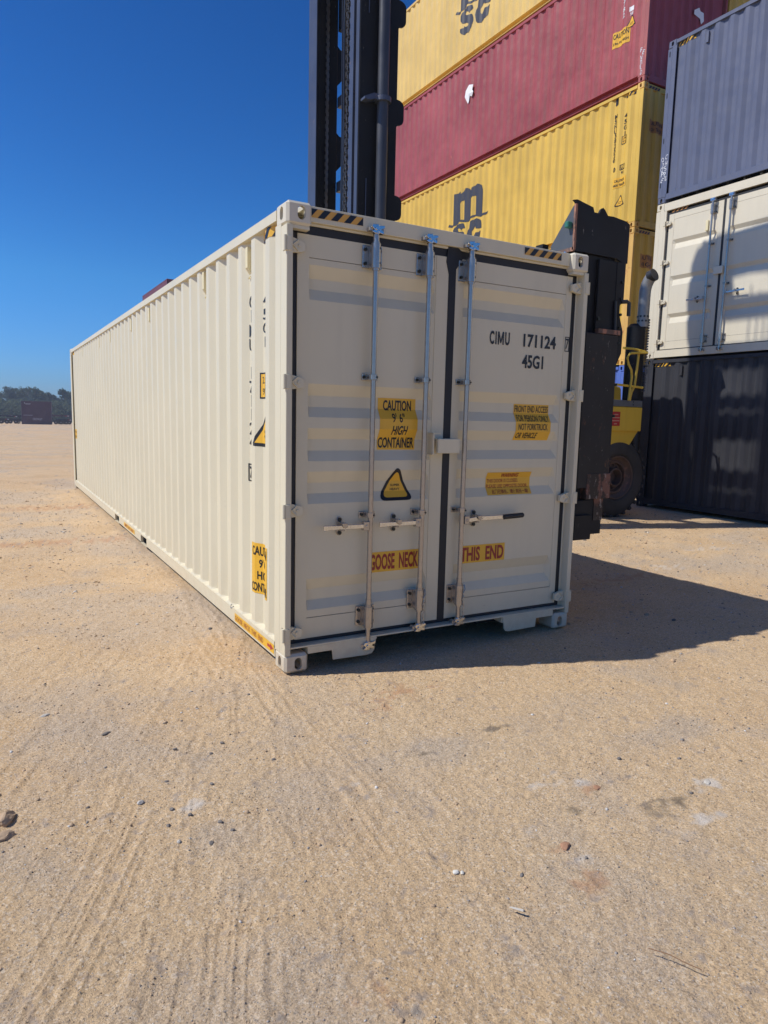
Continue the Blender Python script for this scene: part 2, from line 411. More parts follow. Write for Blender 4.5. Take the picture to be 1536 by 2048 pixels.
def build_ground():
    cx, cy = EYE[0], EYE[1]
    rr = [0.6]
    while rr[-1] < 8: rr.append(rr[-1] * (1.0048 if rr[-1] > 1.4 else 1.03))
    while rr[-1] < 60: rr.append(rr[-1] * 1.014)
    while rr[-1] < 900: rr.append(rr[-1] * 1.06)
    rr = np.array(rr)
    yawdeg = math.degrees(YAW)
    dense = np.arange(yawdeg - 38, yawdeg + 38, 0.155)
    sparse = np.linspace(yawdeg + 38, yawdeg + 322, 72)[:-1]
    az = np.radians(np.concatenate([dense, sparse]))
    A, Rr = np.meshgrid(az, rr)
    X = cx + Rr * np.sin(A); Y = cy + Rr * np.cos(A); Z = ground_h(X, Y, Rr)
    X[-1] = cx + Rr[-1] * np.sin(A[-1]); 
    nr, nc = X.shape
    co = np.stack([X, Y, Z], -1).reshape(-1, 3)
    co = np.vstack([co, [[cx, cy, -0.01]]])
    i = np.arange(nr - 1)[:, None] * nc; j = np.arange(nc)[None, :]; j2 = (j + 1) % nc
    q = np.stack([i + j, i + nc + j, i + nc + j2, i + j2], -1).reshape(-1, 4)
    tri = np.stack([np.arange(nc), (np.arange(nc) + 1) % nc, np.full(nc, nr * nc)], -1)
    me = bpy.data.meshes.new("ground")
    me.vertices.add(len(co)); me.vertices.foreach_set("co", co.ravel())
    nl = q.size + tri.size
    me.loops.add(nl); me.loops.foreach_set("vertex_index", np.concatenate([q.ravel(), tri.ravel()]).astype(np.int32))
    me.polygons.add(len(q) + len(tri))
    st = np.concatenate([np.arange(len(q)) * 4, len(q) * 4 + np.arange(len(tri)) * 3]).astype(np.int32)
    me.polygons.foreach_set("loop_start", st)
    me.update(calc_edges=True); me.validate()
    me.polygons.foreach_set("use_smooth", [True] * len(me.polygons))
    at = me.attributes.new("gravel", 'FLOAT', 'POINT'); at.data.foreach_set("value", np.append(gravel_mask(X, Y).ravel(), 0).astype(np.float32))
    # shaped stains: pale chalk smears, red clay, oil
    def spots(lst):
        g = np.zeros_like(X)
        for a, b, rx, ry in lst:
            g = np.maximum(g, np.exp(-(((X - a) / rx) ** 2 + ((Y - b) / ry) ** 2)))
        return np.append(smooth01(g + (fbm(X, Y, 20, 5, 5) - 0.5) * 2.6, 0.45, 1.15).ravel(), 0).astype(np.float32)
    for nm, lst in (("chalk", [(0.62, -1.76, .10, .05), (0.75, -1.82, .08, .04), (1.28, -2.10, .12, .07), (0.36, -2.26, .05, .03), (0.95, -2.62, .10, .05), (-0.9, -1.22, .06, .05), (0.25, -2.05, .08, .035), (1.0, -2.3, .15, .04), (-0.2, -1.38, .03, .03), (5.2, 1.3, .3, .12), (6.9, 1.9, .4, .1)]),
                    ("clay", [(0.26, -2.36, .10, .06), (0.30, -2.18, .06, .04), (0.73, -1.90, .06, .04), (-0.70, -2.45, .07, .05), (0.55, -0.55, .25, .12), (0.3, -0.7, .12, .06), (-1.0, 5.5, 1.5, .25), (-0.5, 9, 1.5, .4), (4.3, 1.1, .6, .15)]),
                    ("oil", [(0.22, -1.27, .055, .03), (0.55, -2.0, .05, .04), (0.95, -2.15, .12, .05), (0.75, -1.2, .08, .03)])):
        a = me.attributes.new(nm, 'FLOAT', 'POINT'); a.data.foreach_set("value", spots(lst))
    mt, nt, b = new_mat("dirt")
    def attr(n):
        a = nt.nodes.new("ShaderNodeAttribute"); a.attribute_name = n; return a.outputs["Fac"]
    c = mixc(nt, ramp(nt, noise(nt, 1.3, 6, 0.65), 0.3, 0.7), (0.64, 0.430, 0.225), (0.78, 0.560, 0.325))
    c = mixc(nt, ramp(nt, noise(nt, 0.22, 4), 0.45, 0.7), c, (0.76, 0.565, 0.34))
    c = mixc(nt, ramp(nt, noise(nt, 150, 4, 0.8), 0.34, 0.60, 0.62, 0.0), c, (0.30, 0.195, 0.11))
    # shade of tiny pits painted as dark specks, and crumbs between the grains
    vd = nt.nodes.new("ShaderNodeTexVoronoi"); vd.inputs["Scale"].default_value = 62
    gp_ = nt.nodes.new("ShaderNodeNewGeometry"); nt.links.new(gp_.outputs["Position"], vd.inputs["Vector"])
    sd_ = nt.nodes.new("ShaderNodeSeparateColor"); nt.links.new(vd.outputs["Color"], sd_.inputs[0])
    pit = nt.nodes.new("ShaderNodeMath"); pit.operation = 'MULTIPLY'
    nt.links.new(ramp(nt, vd.outputs["Distance"], 0.16, 0.26, 1, 0), pit.inputs[0]); nt.links.new(ramp(nt, sd_.outputs[0], 0.62, 0.66, 0, 0.75), pit.inputs[1])
    c = mixc(nt, pit.outputs[0], c, (0.20, 0.135, 0.085))
    vl = nt.nodes.new("ShaderNodeTexVoronoi"); vl.inputs["Scale"].default_value = 125; nt.links.new(gp_.outputs["Position"], vl.inputs["Vector"])
    sl_ = nt.nodes.new("ShaderNodeSeparateColor"); nt.links.new(vl.outputs["Color"], sl_.inputs[0])
    c = mixc(nt, ramp(nt, sl_.outputs[0], 0.86, 0.90, 0, 0.55), c, (0.78, 0.66, 0.50)); c = mixc(nt, ramp(nt, sl_.outputs[1], 0.84, 0.88, 0, 0.5), c, (0.30, 0.21, 0.14))  # pale cells paint sunlit grains into the colour, dark cells are crumbs
    # salt and pepper of fine stone
    vor = nt.nodes.new("ShaderNodeTexVoronoi"); vor.inputs["Scale"].default_value = 210
    g = nt.nodes.new("ShaderNodeNewGeometry"); nt.links.new(g.outputs["Position"], vor.inputs["Vector"])
    sep = nt.nodes.new("ShaderNodeSeparateColor"); nt.links.new(vor.outputs["Color"], sep.inputs[0])
    gcol = mixc(nt, sep.outputs[0], (0.24, 0.195, 0.155), (0.70, 0.59, 0.46))
    gm = nt.nodes.new("ShaderNodeMath"); gm.operation = 'MULTIPLY_ADD'
    nt.links.new(attr("gravel"), gm.inputs[0]); gm.inputs[1].default_value = 0.56; nt.links.new(ramp(nt, sep.outputs[1], 0.90, 0.92, 0.0, 0.55), gm.inputs[2])
    c = mixc(nt, gm.outputs[0], c, gcol)
    c = mixc(nt, ramp(nt, attr("clay"), 0, 1, 0, 0.45), c, (0.46, 0.215, 0.105))
    c = mixc(nt, ramp(nt, attr("chalk"), 0, 1, 0, 0.75), c, (0.66, 0.60, 0.52))
    c = mixc(nt, ramp(nt, attr("oil"), 0, 1, 0, 0.7), c, (0.14, 0.115, 0.085))
    nt.links.new(c, b.inputs["Base Color"]); b.inputs["Roughness"].default_value = 0.95
    b.inputs["Specular IOR Level"].default_value = 0.15
    bp = nt.nodes.new("ShaderNodeBump"); bp.inputs["Strength"].default_value = 1.0; bp.inputs["Distance"].default_value = 0.007
    nt.links.new(noise(nt, 130, 6, 0.75), bp.inputs["Height"])
    b2 = nt.nodes.new("ShaderNodeBump"); b2.inputs["Strength"].default_value = 0.6; b2.inputs["Distance"].default_value = 0.02
    nt.links.new(noise(nt, 16, 5, 0.65), b2.inputs["Height"]); nt.links.new(bp.outputs[0], b2.inputs["Normal"])
    nt.links.new(b2.outputs[0], b.inputs["Normal"])
    o = link("ground", me, mt); tag(o, "pale tan packed dirt yard with gravel patches and wheel marks", kind="structure")
build_ground()

def rock_mesh(name, sub, seed, flat=0.6, jag=0.25):
    bm = bmesh.new(); bmesh.ops.create_icosphere(bm, subdivisions=sub, radius=1.0)
    rs = random.Random(seed); pl = [Vector((rs.uniform(-1, 1), rs.uniform(-1, 1), rs.uniform(-1, 1))).normalized() for _ in range(9)]
    for v in bm.verts:
        for p in pl:
            d = v.co.dot(p)
            if d > 0.72: v.co -= p * (d - 0.72)
        v.co *= 1 + rs.uniform(-jag, jag) * 0.3
        v.co.z *= flat
    me = bpy.data.meshes.new(name); bm.to_mesh(me); bm.free(); return me

def build_pebbles():
    rs = np.random.RandomState(5)
    base_o = np.array([(1, 0, 0), (-1, 0, 0), (0, 1, 0), (0, -1, 0), (0, 0, 1), (0, 0, -1)], float)
    f_o = np.array([(0, 2, 4), (2, 1, 4), (1, 3, 4), (3, 0, 4), (2, 0, 5), (1, 2, 5), (3, 1, 5), (0, 3, 5)])
    bm = bmesh.new(); bmesh.ops.create_icosphere(bm, subdivisions=1, radius=1.0)
    base_i = np.array([v.co[:] for v in bm.verts]); f_i = np.array([[v.index for v in f.verts] for f in bm.faces]); bm.free()
    allv = []; allf = []; allc = []; off = 0
    for base, fc, n, smin, sig, rmin, rmax in ((base_o, f_o, 110000, 0.0015, 0.45, 1.5, 18), (base_i, f_i, 14000, 0.0028, 0.50, 1.5, 14)):
        r = rmin * (rmax / rmin) ** rs.rand(n); a = YAW + np.radians(rs.uniform(-36, 36, n))
        x = EYE[0] + r * np.sin(a); y = EYE[1] + r * np.cos(a)
        g = gravel_mask(x, y); clump = fbm(x, y, 3.0, 3, 8)
        keep = rs.rand(n) < (0.40 + 0.8 * g + 0.4 * smooth01(clump, 0.5, 0.7) if len(base) == 6 else 0.05 + 0.75 * g * smooth01(clump, 0.42, 0.62) + 0.5 * smooth01(clump, 0.56, 0.70))
        keep &= ~((x > -0.02) & (x < 2.46) & (y > -0.02))
        x, y, r, g = x[keep], y[keep], r[keep], g[keep]; k = len(x)
        s = smin * np.exp(rs.randn(k) * sig) * (r / 2) ** 0.75
        s = np.minimum(s, 0.022)
        z = ground_h(x, y, r) + s * 0.12
        v = base[None] * (1 + 0.35 * (rs.rand(k, len(base), 1) - 0.5))
        v = v * (s[:, None, None] * np.stack([rs.uniform(.7, 1.4, k), rs.uniform(.6, 1.1, k), rs.uniform(.45, .8, k)], -1)[:, None, :])
        t = rs.rand(k) * 6.283; ct, st_ = np.cos(t)[:, None], np.sin(t)[:, None]
        vx = v[..., 0] * ct - v[..., 1] * st_; vy = v[..., 0] * st_ + v[..., 1] * ct
        v = np.stack([vx + x[:, None], vy + y[:, None], v[..., 2] + z[:, None]], -1)
        allv.append(v.reshape(-1, 3)); allf.append((fc[None] + (np.arange(k) * len(base))[:, None, None] + off).reshape(-1, 3)); off += k * len(base)
        grey = rs.uniform(0.12, 0.40, k)[:, None] * np.array([[1.0, 0.90, 0.80]])
        tan = rs.uniform(0.75, 1.15, k)[:, None] * np.array([[0.52, 0.37, 0.23]])
        wht = rs.uniform(0.50, 0.68, k)[:, None] * np.array([[1, 0.95, 0.86]])
        pick = rs.rand(k)[:, None]
        c = np.where(pick < 0.26, grey, np.where(pick < 0.93, tan, wht))
        allc.append(np.repeat(c, len(base), 0))
    V = np.vstack(allv); F = np.vstack(allf).astype(np.int32); Cc = np.vstack(allc)
    me = bpy.data.meshes.new("gravel"); me.vertices.add(len(V)); me.vertices.foreach_set("co", V.ravel())
    me.loops.add(F.size); me.loops.foreach_set("vertex_index", F.ravel()); me.polygons.add(len(F))
    me.polygons.foreach_set("loop_start", (np.arange(len(F)) * 3).astype(np.int32)); me.update(calc_edges=True)
    ca = me.color_attributes.new("tint", 'FLOAT_COLOR', 'POINT')
    ca.data.foreach_set("color", np.hstack([Cc, np.ones((len(Cc), 1))]).astype(np.float32).ravel())
    mt, nt, b = new_mat("loose_gravel"); a = nt.nodes.new("ShaderNodeAttribute"); a.attribute_name = "tint"
    nt.links.new(a.outputs["Color"], b.inputs["Base Color"]); b.inputs["Roughness"].default_value = 0.9
    o = link("gravel", me, mt); tag(o, "loose grey, tan and white gravel scattered over the dirt yard", kind="stuff")
build_pebbles()

# ------------------------------------------------------------------ container kit
W, L, H = 2.438, 12.192, 2.896
A0, PER, SL, FL, D_OUT, D_IN, PE = 0.257, 0.2775, 0.068, 0.070, 0.012, 0.048, 0.19
def side_profile(Lc=L):
    pts = [(PE, D_IN)]; y = A0
    while y + PER < Lc - PE:
        pts += [(y, D_IN), (y + SL, D_OUT), (y + SL + FL, D_OUT), (y + 2 * SL + FL, D_IN)]; y += PER
    pts.append((Lc - PE, D_IN)); return pts
def interp(pts):
    xs = [p[0] for p in pts]; ds = [p[1] for p in pts]
    return lambda y: float(np.interp(y, xs, ds))
SP = side_profile(); SD = interp(SP)
def corr_mesh(name, prof, z0, z1, th=0.004):
    """corrugated sheet in local (u along X, depth Y, Z)"""
    n = len(prof); vs = []
    for z in (z0, z1):
        vs += [(u, d, z) for u, d in prof]
    for z in (z0, z1):
        vs += [(u, d + th, z) for u, d in prof]
    fs = []
    for i in range(n - 1):
        fs.append((i, i + 1, n + i + 1, n + i)); fs.append((2 * n + i + 1, 2 * n + i, 3 * n + i, 3 * n + i + 1))
        fs.append((i + 1, i, 2 * n + i, 2 * n + i + 1)); fs.append((n + i, n + i + 1, 3 * n + i + 1, 3 * n + i))
    mb = MB(); mb.add(vs, fs); return mb.mesh(name)
# frame of the -X side: u runs towards -Y seen from outside -> local frames
# SIDE_L maps (u along +Y, depth +X): build the sheet with u=y then rotate by matrix below
M_LEFT = Matrix(((0, 1, 0, 0), (1, 0, 0, 0), (0, 0, 1, 0), (0, 0, 0, 1)))     # (u,d,z)->(d,u,z)  (-X side, u=+Y)
M_RIGHT = Matrix(((0, -1, 0, W), (1, 0, 0, 0), (0, 0, 1, 0), (0, 0, 0, 1)))   # +X side
M_BACK = Matrix(((-1, 0, 0, W), (0, -1, 0, L), (0, 0, 1, 0), (0, 0, 0, 1)))   # +Y end
def left_frame(y_top):      # decals on the -X side: u to the right (= -Y) starting at local y_top, depth +X
    return Matrix(((0, 1, 0, 0), (-1, 0, 0, y_top), (0, 0, 1, 0), (0, 0, 0, 1)))

KIT = {}
def bake(mb, M, name):
    v = [tuple(M @ Vector(p)) for p in mb.v]; k = MB(); k.v = v; k.f = mb.f; return k.mesh(name)
def bake_mesh(me, M):
    me.transform(M)
    bm = bmesh.new(); bm.from_mesh(me); bmesh.ops.recalc_face_normals(bm, faces=bm.faces[:]); bm.to_mesh(me); bm.free(); return me
KIT['side_l'] = bake_mesh(corr_mesh("side_panel", SP, 0.165, 2.838), M_LEFT)
KIT['side_r'] = bake_mesh(corr_mesh("side_panel", SP, 0.165, 2.838), M_RIGHT)
EP = [(0.09, 0.06)]; x = 0.17
while x + 0.25 < W - 0.09:
    EP += [(x, 0.06), (x + 0.05, 0.018), (x + 0.13, 0.018), (x + 0.18, 0.06)]; x += 0.25
EP.append((W - 0.09, 0.06)); ED = interp(EP)
KIT['end_f'] = corr_mesh("end_panel", EP, 0.15, 2.80)
KIT['end_b'] = bake_mesh(corr_mesh("end_panel", EP, 0.15, 2.80), M_BACK)
RP = [(0.1, 0.0)]; y = 0.3
while y + 0.30 < L - 0.1:
    RP += [(y, 0.0), (y + 0.05, 0.02), (y + 0.15, 0.02), (y + 0.2, 0.0)]; y += 0.30
RP.append((L - 0.1, 0))
mb = MB(); n = len(RP)
mb.add([(0.05, u, 2.850 + d) for u, d in RP] + [(W - 0.05, u, 2.850 + d) for u, d in RP], [(i, i + 1, n + i + 1, n + i) for i in range(n - 1)])
mb.add([(0.05, u, 2.842 + d) for u, d in RP] + [(W - 0.05, u, 2.842 + d) for u, d in RP], [(i, i + 1, n + i + 1, n + i) for i in range(n - 1)])
KIT['roof'] = mb.mesh("roof", fix=False)
for k, x0, x1 in (('toprail_l', 0, 0.06), ('toprail_r', W - 0.06, W)):
    KIT[k] = MB().box(x0, x1, 0.178, L - 0.178, 2.811, 2.871).mesh("top_rail")
def bottom_rail(x0, x1, thick, pockets=True):
    m_ = MB(); ys = [0.178, 4.43, 4.78, 6.40, 6.75, L - 0.178] if pockets else [0.178, L - 0.178]
    z0 = 0.062
    if pockets:
        for a, b in ((ys[0], ys[1]), (ys[2], ys[3]), (ys[4], ys[5])): m_.box(x0, x1, a, b, z0, 0.15)
        m_.box(x0, x1, ys[0], ys[5], 0.1505, 0.166)
        for a, b in ((ys[1], ys[2]), (ys[3], ys[4])): m_.box(x0 + 0.001, x1 - 0.001, a, b, z0 - 0.012, z0 - 0.004)
    else: m_.box(x0, x1, ys[0], ys[1], z0, 0.166)
    return m_.mesh("bottom_rail")
KIT['botrail_l'] = bottom_rail(0.0, 0.03, 0.03); KIT['botrail_r'] = bottom_rail(W - 0.03, W, 0.03)
for k, sg in (('botc_l', 0), ('botc_r', 1)):
    mb = MB().box(0, 0.12, 0.178, L - 0.178, 0.156, 0.166).box(0.11, 0.12, 0.178, L - 0.178, 0.036, 0.1555).box(0, 0.12, 0.178, L - 0.178, 0.022, 0.0355)
    if sg: mb.v = [(W - a, b, c) for a, b, c in mb.v]
    KIT[k] = mb.mesh("bottom_rail")
mb = MB()
yy = 0.25
while yy < L - 0.2:
    if yy < 3.3:
        mb.box(0.13, 0.66, yy, yy + 0.045, 0.05, 0.164); mb.box(1.70, W - 0.13, yy, yy + 0.045, 0.05, 0.164)
    else: mb.box(0.13, W - 0.13, yy, yy + 0.045, 0.05, 0.164)
    yy += 0.31 if not (4.1 < yy < 4.5 or 6.1 < yy < 6.5) else 0.62
mb.box(0.062, W - 0.062, 0.1, L - 0.1, 0.1665, 0.19)
KIT['floor'] = mb.mesh("floor")
# posts: an L of flange and web
def post(flip_x, back=False):
    m_ = MB(); m_.box(0, 0.040, 0, 0.094, 0.118, 2.76); m_.box(0, 0.014, 0.094, PE, 0.118, 2.778)
    m_.box(0.040, 0.052, 0.07, 0.094, 0.118, 2.76)
    if flip_x: m_.v = [(W - x_, y_, z_) for x_, y_, z_ in m_.v]
    if back: m_.v = [(x_, L - y_, z_) for x_, y_, z_ in m_.v]
    return m_.mesh("corner_post", bevel=0.003)
for k, fx, bk in (('post_fl', 0, 0), ('post_fr', 1, 0), ('post_bl', 0, 1), ('post_br', 1, 1)): KIT[k] = post(fx, bk)
KIT['head_b'] = MB().box(0.165, W - 0.165, L - 0.08, L - 0.03, 2.79, 2.885).mesh("header")
KIT['head_f'] = MB().box(0.165, W - 0.165, 0.03, 0.08, 2.79, 2.885).mesh("header")
KIT['sill_b'] = MB().box(0.165, W - 0.165, L - 0.08, L - 0.01, 0.03, 0.16).mesh("sill")
KIT['sill_f'] = MB().box(0.165, W - 0.165, 0.01, 0.08, 0.03, 0.16).mesh("sill")
KIT['gussets'] = MB().box(0.1, 0.3, 0.09, 0.5, 2.874, 2.884).box(W - 0.3, W - 0.1, 0.09, 0.5, 2.874, 2.884).mesh("roof_gusset")

# corner casting: hollow block with an oval hole in the front, the side and the top (boolean once, mirrored 8 ways)
def casting(bottom):
    cx, cy, cz = 0.162, 0.178, 0.136 if not bottom else 0.124
    def tmp(mb_, bev=0.0, smooth=False):
        o = bpy.data.objects.new("tmp", mb_.mesh("tmp", bevel=bev)); COL.objects.link(o); return o
    body = tmp(MB().box(0, cx, 0, cy, 0, cz), 0.016)
    cut = []
    t = 0.028
    cut.append(tmp(MB().box(t, cx - 0.012, t, cy - 0.012, t if bottom else 0.012, cz - 0.012 if bottom else cz - t)))
    def oval(w, h, n=8):
        r = min(w, h) / 2; out = []
        for s in range(4):
            a0 = s * math.pi / 2; sx = 1 if s in (0, 3) else -1; sy = 1 if s < 2 else -1
            for k in range(n + 1):
                a = a0 + k * math.pi / 2 / n
                out.append((sx * (w / 2 - r) + r * math.cos(a), sy * (h / 2 - r) + r * math.sin(a)))
        return out
    zc = cz * 0.47 if bottom else cz * 0.53
    cut.append(tmp(MB().prism([(0.093 + u, zc + v) for u, v in oval(0.051, 0.079)], -0.05, 0.06, 'xz')))
    cut.append(tmp(MB().prism([(0.089 + u, zc + v) for u, v in oval(0.051, 0.079)], -0.05, 0.06, 'yz')))
    cut.append(tmp(MB().prism([(0.093 + u, 0.089 + v) for u, v in oval(0.064, 0.124)], (-0.05 if bottom else cz - 0.06), (0.06 if bottom else cz + 0.05), 'xy')))
    for c_ in cut:
        md = body.modifiers.new("b", 'BOOLEAN'); md.operation = 'DIFFERENCE'; md.object = c_; md.solver = 'EXACT'
    dg = bpy.context.evaluated_depsgraph_get(); me = bpy.data.meshes.new_from_object(body.evaluated_get(dg))
    me.name = "corner_casting"
    for o in [body] + cut: bpy.data.objects.remove(o)
    me.materials.clear()
    return me
CAST_B, CAST_T = casting(True), casting(False)

def castings(root, mat):
    for bottom, me in ((1, CAST_B), (0, CAST_T)):
        for fx in (0, 1):
            for fy in (0, 1):
                z = 0.0 if bottom else H - 0.136
                M = Matrix.Translation((W if fx else 0, L if fy else 0, z)) @ Matrix.Diagonal((-1 if fx else 1, -1 if fy else 1, 1, 1))
                o = link("corner_casting", me, mat, root, M)

def container(label, x, y, z, mat, cast_mat=None, post_mat=None, group=None, front='end', name="shipping_container", skip=()):
    ck = x > 10 and x < 14
    root = thing(name, label, "shipping container", (x, y, z), 0, group)
    cm = cast_mat or mat; pm = post_mat or mat
    castings(root, cm)
    for k in ('post_fl', 'post_fr', 'post_bl', 'post_br'): link("corner_post", KIT[k], pm, root)
    for k, nm in (('side_l', "side_panel"), ('side_r', "side_panel"), ('end_b', "end_panel"), ('roof', "roof"), ('toprail_l', "top_rail"), ('toprail_r', "top_rail"),
                  ('botrail_l', "bottom_rail"), ('botrail_r', "bottom_rail"), ('head_b', "header"), ('sill_b', "sill")):
        if k in skip: continue
        if ck and k in ('botrail_l', 'botrail_r'): k = k.replace('botrail', 'botc')
        link(nm, KIT[k], mat, root)
    link("floor", KIT['floor'], UNDER, root)
    if front == 'end':
        link("end_panel", KIT['end_f'], mat, root); link("header", KIT['head_f'], mat, root); link("sill", KIT['sill_f'], mat, root)
        link("roof_gusset", KIT['gussets'], mat, root)
    return root

# ---- door hardware, in a front frame (u right, depth +Y, v up) --------------------------------
def hinge_mesh(left=True, w=0.13):
    m_ = MB()
    m_.cyl((-0.008, 0.006, -0.045), (-0.008, 0.006, 0.045), 0.011, 10)
    m_.prism([(0.0, -0.042), (0.0, 0.042), (0.060, 0.042), (0.104, 0.030), (w, 0.020), (w, -0.026), (0.104, -0.036), (0.06, -0.042)], 0.030, 0.056)
    m_.prism([(0.0, -0.042), (0.0, 0.042), (0.030, 0.042), (0.030, -0.042)], -0.006, 0.030)
    # raised ribs of the forging
    m_.box(0.034, 0.041, 0.020, 0.0305, -0.036, 0.036)
    m_.prism([(0.045, 0.0), (0.082, 0.034), (0.088, 0.030), (0.055, 0.0), (0.088, -0.030), (0.082, -0.034)], 0.020, 0.0305)
    m_.cyl((0.092, 0.022, 0.0), (0.092, 0.0305, 0.0), 0.009, 10)
    if not left: m_.v = [(-a, b, c) for a, b, c in m_.v]
    return m_.mesh("hinge", bevel=0.0015)
HINGE_L, HINGE_R = hinge_mesh(True), hinge_mesh(False)

def rod_set(door, x, zb, zt, ybase=0.07, hand=None, mid=(1.90, 1.00), sleeve=None, M0=Matrix.Identity(4), s=1.0):
    """one locking rod with its sleeves, clamps, cams and handle; ybase = door face depth"""
    y = 0.012
    def P(nm, m_, mt, smooth=True, bev=0.0): return part(nm, m_, mt, door, M0, smooth, bev)
    P("locking_rod", MB().cyl((x, y, zb + 0.02), (x, y, zt - 0.02), 0.0175, 16), GALV)
    zt0, zb0 = zt - 0.235, zb + 0.125
    for a, b in ((zt0, zt - 0.085), (zb0, zb0 + 0.145)):
        m_ = MB().cyl((x, y, a), (x, y, b), 0.032, 16).cyl((x, y, a - 0.014), (x, y, a), 0.023, 16).cyl((x, y, b), (x, y, b + 0.012), 0.025, 16)
        m_.cyl((x, y, b), (x, y, b + 0.05), 0.0205, 14)
        P("rod_sleeve", m_, GALV)
        m_ = MB()
        for sg in (-1, 1):
            u0 = x + sg * 0.024; u1 = x + sg * 0.070
            m_.box(min(u0, u1), max(u0, u1), ybase - 0.010, ybase - 0.001, a + 0.006, b - 0.006)
            m_.box(x + sg * 0.026 - 0.003, x + sg * 0.026 + 0.003, y, ybase - 0.010, a + 0.006, b - 0.006)
        P("sleeve_bracket", m_, GALV, False, 0.002)
        m_ = MB()
        for sg in (-1, 1):
            for zz in (a + 0.032, b - 0.032): m_.cyl((x + sg * 0.052, ybase - 0.022, zz), (x + sg * 0.052, ybase - 0.009, zz), 0.0105, 10)
        for zz in (a + 0.03, b - 0.03): m_.cyl((x + 0.013, y - 0.030, zz), (x + 0.013, y - 0.02, zz), 0.006, 8)
        P("bolt", m_, BOLT)
    for zz in mid:
        m_ = MB().cyl((x, y, zz - 0.017), (x, y, zz + 0.017), 0.026, 16)
        for sg in (-1, 1):
            u0, u1 = sorted((x + sg * 0.024, x + sg * 0.058))
            m_.box(u0, u1, ybase - 0.010, ybase - 0.001, zz - 0.019, zz + 0.019)
            m_.box(x + sg * 0.024 - 0.003, x + sg * 0.024 + 0.003, y, ybase - 0.010, zz - 0.017, zz + 0.017)
        P("rod_clamp", m_, GALV, False, 0.0015)
        m_ = MB()
        for sg in (-1, 1): m_.cyl((x + sg * 0.044, ybase - 0.020, zz), (x + sg * 0.044, ybase - 0.009, zz), 0.010, 10)
        m_.cyl((x + 0.014, y - 0.028, zz), (x + 0.014, y - 0.02, zz), 0.006, 8)
        P("bolt", m_, BOLT)
    # cams and keepers
    for zc, sg in ((zt, 1), (zb, -1)):
        m_ = MB().cyl((x, y, zc - 0.028), (x, y, zc + 0.028), 0.023, 12)
        m_.prism([(x - 0.034, zc + 0.026), (x - 0.046, zc + 0.010), (x - 0.026, zc - 0.006), (x - 0.046, zc - 0.020), (x - 0.020, zc - 0.028), (x + 0.010, zc - 0.012), (x + 0.010, zc + 0.018)], y - 0.026, y - 0.008)
        m_.prism([(x + 0.008, zc + 0.022), (x + 0.048, zc + 0.026), (x + 0.050, zc + 0.012), (x + 0.022, zc), (x + 0.044, zc - 0.012), (x + 0.04, zc - 0.026), (x + 0.008, zc - 0.020)], y - 0.020, y + 0.002)
        m_.cyl((x - 0.012, y - 0.034, zc), (x - 0.012, y, zc), 0.010, 10)
        P("cam", m_, CHROME, False, 0.0015)
        m_ = MB().box(x - 0.052, x - 0.028, y - 0.010, y + 0.032, zc - 0.012, zc + 0.012).box(x + 0.03, x + 0.052, y - 0.006, y + 0.032, zc - 0.022, zc + 0.022)
        P("cam_keeper", m_, GALV, False, 0.002)
    if hand:
        sgn, u_end, z, ub, grip = hand
        hub = x + sgn * 0.036
        P("handle_hub", MB().box(min(hub - 0.020, hub + 0.020), hub + 0.020, y - 0.022, y + 0.022, z - 0.030, z + 0.030).cyl((hub, y - 0.026, z), (hub, y - 0.02, z), 0.011, 12), GALV, False, 0.003)
        a = hub + sgn * 0.018
        yb = y - 0.012
        m_ = MB()
        def bar(p0, p1, w0, w1, t=0.009):
            m_.add([(p0[0], p0[1] - t / 2, p0[2] - w0), (p0[0], p0[1] + t / 2, p0[2] - w0), (p0[0], p0[1] + t / 2, p0[2] + w0), (p0[0], p0[1] - t / 2, p0[2] + w0),
                    (p1[0], p1[1] - t / 2, p1[2] - w1), (p1[0], p1[1] + t / 2, p1[2] - w1), (p1[0], p1[1] + t / 2, p1[2] + w1), (p1[0], p1[1] - t / 2, p1[2] + w1)],
                   [(0, 1, 2, 3), (7, 6, 5, 4), (0, 4, 5, 1), (1, 5, 6, 2), (2, 6, 7, 3), (3, 7, 4, 0)])
        if grip:
            bar((a, yb, z - 0.002), (ub, yb, z + 0.006), 0.014, 0.016); bar((ub, yb, z + 0.006), (grip, yb, z + 0.006), 0.016, 0.015)
        else:
            bar((a, yb, z), (ub + sgn * -0.05, yb, z), 0.014, 0.015); bar((ub - sgn * 0.05, yb, z), (ub + sgn * 0.05, yb - 0.006, z + 0.002), 0.015, 0.013)
            bar((ub + sgn * 0.05, yb - 0.006, z + 0.002), (u_end, yb - 0.010, z + 0.002), 0.014, 0.017)
        P("handle", m_, CHROME, False, 0.002)
        if grip:
            P("handle_grip", MB().cyl((grip, yb, z + 0.006), (u_end - 0.01, yb, z + 0.012), 0.019, 14).cyl((u_end - 0.01, yb, z + 0.012), (u_end, yb, z + 0.012), 0.019, 14, 0.012), GRIP)
        m_ = MB()
        pl = [(ub - 0.020 * math.cos(t), z + 0.042 + 0.020 * math.sin(t)) for t in np.linspace(0, math.pi, 9)]
        pl += [(ub + 0.020 * math.cos(t), z - 0.042 - 0.020 * math.sin(t)) for t in np.linspace(0, math.pi, 9)]
        m_.prism(pl, ybase - 0.008, ybase - 0.001)
        m_.box(ub - 0.014, ub + 0.014, y - 0.006, ybase - 0.008, z - 0.026, z - 0.018)
        m_.prism([(ub - 0.016, z + 0.030), (ub + 0.016, z + 0.030), (ub + 0.026, z + 0.004), (ub + 0.006, z - 0.006), (ub - 0.012, z + 0.008)], y - 0.030, y - 0.022)
